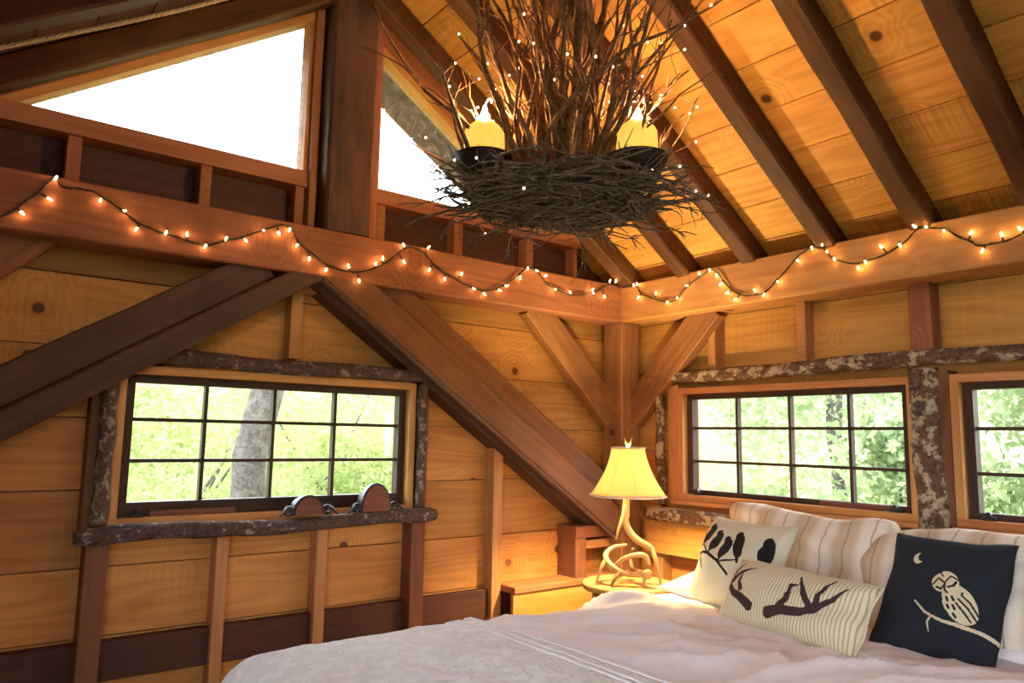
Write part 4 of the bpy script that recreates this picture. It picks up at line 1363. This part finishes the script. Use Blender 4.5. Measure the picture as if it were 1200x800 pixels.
def strokes(lines, asp, fat=1.0):
    """lines: list of ([(u,v),...], [radius,...]) tapered strokes"""
    segs = []
    for pts, rad in lines:
        for k in range(len(pts) - 1):
            segs.append((pts[k], pts[k + 1], rad[k], rad[k + 1]))
    def ins(u, v):
        for (a, b, r0, r1) in segs:
            ax, ay, bx, by = a[0] * asp, a[1], b[0] * asp, b[1]
            px, py = u * asp, v
            dx, dy = bx - ax, by - ay
            L = dx * dx + dy * dy
            t = 0 if L == 0 else max(0, min(1, ((px - ax) * dx + (py - ay) * dy) / L))
            qx, qy = ax + dx * t - px, ay + dy * t - py
            r = (r0 + (r1 - r0) * t) * fat
            if qx * qx + qy * qy < r * r: return True
        return False
    return ins


def ell(cx, cy, rx, ry, ang, asp):
    ca, sa = math.cos(ang), math.sin(ang)
    def ins(u, v):
        x, y_ = (u - cx) * asp, v - cy
        return ((x * ca + y_ * sa) / rx) ** 2 + ((-x * sa + y_ * ca) / ry) ** 2 < 1
    return ins


YR = (0, 1, 0)
pillow('sham_pillow', 'large striped sham leaning on the log behind the bird pillow', (0.22, 1.17, -0.435), YR, (-0.32, 0, 1), 0.74, 0.42, 0.17, 'sham_cloth', seed=1, sag=0.03, wr_=0.014, soft=0.10, wob=0.05, slump=0.10)
pillow('sham_pillow', 'striped sham leaning behind the dark owl pillow', (0.30, 1.80, -0.455), (0.02, 1, 0.0), (-0.42, 0, 1), 0.74, 0.42, 0.17, 'sham_cloth', seed=4, sag=0.03, wr_=0.014, soft=0.16, wob=0.05, slump=0.08)
pillow('sleeping_pillow', 'plain white pillow lying flat under the bird pillow', (0.36, 1.02, -0.565), YR, (-1, 0, 0.12), 0.60, 0.40, 0.12, 'white_linen', seed=7)
pillow('sleeping_pillow', 'plain white pillow lying flat under the owl pillow', (0.27, 2.02, -0.575), YR, (-1, 0, 0.15), 0.62, 0.34, 0.10, 'duvet_linen', seed=9)

bp = pillow('bird_pillow', 'square cream pillow printed with black birds on a branch', (0.475, 1.06, -0.462), (0.10, 1, 0.0), (-0.52, 0.06, 1), 0.40, 0.36, 0.13, 'cream_linen', seed=2)
asp = 0.40 / 0.36
f = uvmap((150, 210), (430, 250), (25, 490))
birds = []
for (p, ang, r) in (((120, 300), 1.2, 0.17), ((157, 288), 1.0, 0.235), ((187, 314), 0.9, 0.23), ((219, 340), 1.15, 0.235), ((266, 328), 1.75, 0.27), ((345, 350), 1.5, 0.30)):
    u, v = f(p)
    birds.append(ell(u, v, r, r * 0.52, ang, asp))
    birds.append(ell(u + 0.10 * math.cos(ang + 0.5), v + r * 0.8, r * 0.38, r * 0.34, ang, asp))
    birds.append(strokes([([(u, v), (u - 0.9 * r * math.cos(ang) / asp, v - 1.25 * r * math.sin(ang))], [r * 0.3, r * 0.12])], asp))
birds.append(strokes([([f((100, 342)), f((150, 350)), f((185, 375)), f((215, 415))], [0.02, 0.035, 0.03, 0.025]), ([f((112, 345)), f((120, 375)), f((125, 400))], [0.02, 0.018, 0.012]), ([f((150, 350)), f((135, 320))], [0.02, 0.012]), ([f((195, 380)), f((250, 370))], [0.02, 0.015])], asp))
print_on(bp, 'bird_print', 'print_black', lambda u, v: any(b(u, v) for b in birds))

ap = pillow('lumbar_pillow', 'long corded cream lumbar pillow with two dark antler motifs', (0.70, 1.415, -0.508), (0.20, 1, -0.0), (-0.60, 0.10, 1), 0.56, 0.222, 0.13, 'corduroy', seed=3, sag=0.03, wr_=0.005, edge='cream_linen')
asp = 0.56 / 0.222
f = uvmap((250, 365), (715, 470), (160, 535))
ant = strokes([
    ([f((322, 527)), f((290, 502)), f((255, 485)), f((232, 462)), f((228, 430)), f((246, 394))], [0.12, 0.10, 0.09, 0.08, 0.06, 0.02]),
    ([f((240, 448)), f((285, 432)), f((343, 418))], [0.06, 0.06, 0.015]),
    ([f((252, 435)), f((262, 412)), f((290, 392))], [0.05, 0.045, 0.015]),
    ([f((288, 478)), f((280, 455)), f((300, 437))], [0.07, 0.06, 0.02]),
    ([f((388, 546)), f((440, 540)), f((500, 545)), f((545, 540)), f((600, 518)), f((642, 487))], [0.13, 0.10, 0.09, 0.09, 0.06, 0.02]),
    ([f((430, 538)), f((462, 508)), f((475, 478)), f((502, 478))], [0.10, 0.08, 0.05, 0.015]),
    ([f((530, 535)), f((518, 500)), f((504, 452))], [0.09, 0.07, 0.02]),
    ([f((545, 535)), f((570, 500)), f((606, 463))], [0.09, 0.06, 0.02])], asp, 1.2)
print_on(ap, 'antler_print', 'print_dark', ant, 190)

op = pillow('owl_pillow', 'dark navy pillow stitched with a beige owl on a branch and moon', (0.435, 1.755, -0.458), (0.0, 1, 0.0), (-0.72, 0.0, 1), 0.355, 0.40, 0.12, 'navy_linen', seed=5, sag=0.045)
asp = 0.355 / 0.40
f = uvmap((815, 270), (1185, 320), (685, 635))
mu, mv = f((893, 385))
moon_a = ell(mu, mv, 0.085, 0.105, 0, asp); moon_b = ell(mu + 0.07, mv + 0.03, 0.075, 0.095, 0, asp)
hu, hv = f((968, 465)); bu, bv_ = f((1000, 525))
head = ell(hu, hv, 0.190, 0.165, 0.0, asp); body = ell(bu, bv_, 0.315, 0.205, -0.95, asp)
br_l = strokes([([f((868, 518)), f((893, 550)), f((930, 570)), f((985, 582)), f((1040, 597)), f((1090, 612))], [0.012, 0.018, 0.022, 0.025, 0.028, 0.03]), ([f((910, 562)), f((897, 580)), f((896, 605))], [0.016, 0.014, 0.008])], asp)
det = strokes([
    ([f((940, 478)), f((955, 486)), f((968, 474))], [0.016] * 3), ([f((978, 484)), f((992, 478)), f((1002, 466))], [0.016] * 3),
    ([f((968, 470)), f((966, 492)), f((974, 500))], [0.018, 0.014, 0.012]),
    ([f((930, 470)), f((950, 452)), f((968, 468)), f((990, 450)), f((1008, 460))], [0.013] * 5),
    ([f((958, 435)), f((966, 448))], [0.012] * 2),
    ([f((1010, 500)), f((1030, 520)), f((1048, 560))], [0.014] * 3), ([f((1000, 512)), f((1020, 535)), f((1036, 566))], [0.014] * 3), ([f((992, 525)), f((1008, 548)), f((1020, 570))], [0.014] * 3),
    ([f((950, 508)), f((952, 516))], [0.018] * 2), ([f((968, 512)), f((970, 520))], [0.018] * 2), ([f((984, 510)), f((987, 518))], [0.018] * 2),
    ([f((948, 528)), f((951, 536))], [0.018] * 2), ([f((966, 532)), f((969, 540))], [0.018] * 2), ([f((982, 532)), f((985, 541))], [0.018] * 2),
    ([f((958, 548)), f((962, 556))], [0.018] * 2), ([f((978, 553)), f((982, 561))], [0.018] * 2)], asp)
print_on(op, 'owl_print', 'print_beige', lambda u, v: (head(u, v) or body(u, v)) and not det(u, v), 260)
print_on(op, 'moon_print', 'print_beige', lambda u, v: moon_a(u, v) and not moon_b(u, v), 220)
print_on(op, 'branch_print', 'print_beige', br_l, 220)

# ================================================================== OUTDOORS
def hill(x, y):
    d = max(0.0, -y - 2.0) * 0.34 + max(0.0, -x - 2.0) * 0.16
    return -H - 3.0 + d + 0.35 * noise.noise(Vector((x * 0.3, y * 0.3, 0)))


vs, fs = [], []
n = 60
for i in range(n + 1):
    for j in range(n + 1):
        x = -40 + 80 * i / n; yy = -40 + 80 * j / n
        vs.append((x, yy, hill(x, yy)))
for i in range(n):
    for j in range(n):
        a = i * (n + 1) + j; fs.append((a, a + n + 1, a + n + 2, a + 1))
tag(obj('ground', vs, fs, 'hill_grass', smooth=True), 'sloping wooded hillside seen through the windows', 'ground', None, 'structure')
ro = random.Random(5)


def leaves(name, blobs, size, mat, parent, seed):
    r_ = np.random.RandomState(seed)
    V = []; F = []
    for (c, rad, cnt) in blobs:
        d = r_.normal(size=(cnt, 3)); d /= np.linalg.norm(d, axis=1)[:, None]
        rr = rad * r_.uniform(0.25, 1, cnt) ** 0.5
        P = np.array(c) + d * rr[:, None] * np.array([1, 1, 0.8])
        a = r_.normal(size=(cnt, 3)); a /= np.linalg.norm(a, axis=1)[:, None]
        b = np.cross(a, r_.normal(size=(cnt, 3))); b /= np.linalg.norm(b, axis=1)[:, None]
        s = size * r_.uniform(0.6, 1.3, cnt)[:, None]
        k0 = len(V) and sum(len(q) for q in V)
        q = np.stack([P - a * s, P + b * s * 0.5, P + a * s, P - b * s * 0.5], 1).reshape(-1, 3)
        base = sum(len(z) for z in V)
        V.append(q)
        F += [(base + 4 * i, base + 4 * i + 1, base + 4 * i + 2, base + 4 * i + 3) for i in range(cnt)]
    o = obj(name, np.concatenate(V), F, mat, parent)
    return tag(o, None, None, None, 'stuff')


def tree(label, x, y, r, h, crown, mat, group, seed, size=0.10, cnt=260, name='tree', low=0.40, lean=0.0):
    z0 = hill(x, y) - 0.1
    t = thing(name, label, 'tree', (x, y, z0), group)
    ln = lambda k: -lean * max(0.0, (k - 3.6) / 6.4) ** 0.85
    pts = [(x + ln(k) + 0.12 * noise.noise(Vector((k * 0.7, seed, 0))), y + 0.12 * noise.noise(Vector((k * 0.7, seed, 5))), z0 + h * k / 10) for k in range(11)]
    tube('trunk', pts, [r * (1.25 if k == 0 else 1 - 0.04 * k) for k in range(11)], 'tree_bark', t, 14, 0.12, seed)
    rr = random.Random(seed)
    blobs = []
    for k in range(crown):
        a = rr.uniform(0, 6.28); q = rr.uniform(0.3, 1.0) * h * 0.26
        blobs.append(((x - lean + q * math.cos(a), y + q * math.sin(a), z0 + h * rr.uniform(low, 1.05)), h * rr.uniform(0.09, 0.16), cnt))
    leaves('foliage', blobs, size, mat, t, seed)
    return t


def shrub(label, x, y, zc, rad, mat, group, seed, cnt=700, size=0.085):
    z0 = hill(x, y)
    t = thing('shrub', label, 'shrub', (x, y, z0), group)
    rr = random.Random(seed)
    blobs = []
    for k in range(7):
        c = (x + rr.uniform(-1, 1) * rad, y + rr.uniform(-1, 1) * rad, zc + rr.uniform(-0.7, 0.7) * rad)
        blobs.append((c, rad * rr.uniform(0.45, 0.75), cnt // 7))
    for k in range(3):
        b = blobs[k][0]
        tube('stem', [(x + 0.1 * k, y, z0 - 0.05), ((x + b[0]) / 2, (y + b[1]) / 2, (z0 + b[2]) / 2 - 0.1), b], [0.035, 0.025, 0.01], 'tree_bark', t, 6)
    leaves('foliage', blobs, size, mat, t, seed)
    return t


# the grey trunk in the gable window, and the woods behind it
tree('grey-barked trunk standing close outside the gable wall window', 1.0, -2.85, 0.14, 13.0, 14, 'leaf_pale', None, 3, low=0.85, lean=2.6)
gA = 'pale shrubs outside the gable window'
for i, (x, yy, zc, rad) in enumerate([(2.6, -6.5, -0.9, 1.2), (0.9, -7.5, -0.5, 1.3), (-0.9, -7.0, -0.8, 1.2), (-2.6, -8.0, -0.4, 1.4), (2.0, -9.5, 0.6, 1.6), (-0.4, -10.0, 0.9, 1.7), (-3.2, -11.0, 0.9, 1.8), (-5.2, -10.0, 0.2, 1.7), (0.4, -13.0, 2.0, 1.9)]):
    shrub('pale sunlit green shrub on the slope outside the gable wall window', x, yy, zc, rad, 'leaf_pale', gA, 40 + i, 2600, 0.06)
gB = 'young trees outside the bedside windows'
for i, (x, yy, r, h, m) in enumerate([(-5.0, -1.6, 0.07, 6.5, 'leaf_mid'), (-6.5, 0.4, 0.11, 8.0, 'leaf_green'), (-8.0, -3.2, 0.10, 8.0, 'leaf_mid'), (-5.6, 1.9, 0.06, 6.0, 'leaf_green'), (-9.5, -0.9, 0.13, 9.0, 'leaf_mid')]):
    tree('slim green-leaved tree standing in the woods outside the bedside windows', x, yy, r, h, 15, m, gB, 70 + i, 0.06, 380)
gC = 'green shrubs outside the bedside windows'
for i, (x, yy, zc, rad) in enumerate([(-4.6, -0.3, -0.2, 0.55), (-5.2, 0.9, 0.2, 0.8), (-3.9, 2.3, -0.2, 0.9), (-7.5, -2.0, -0.9, 1.0), (-4.4, 1.35, 0.55, 0.6)]):
    shrub('leafy green shrub close outside the bedside windows', x, yy, zc, rad, 'leaf_green' if i % 2 == 0 else 'leaf_mid', gC, 90 + i, 1800, 0.042)
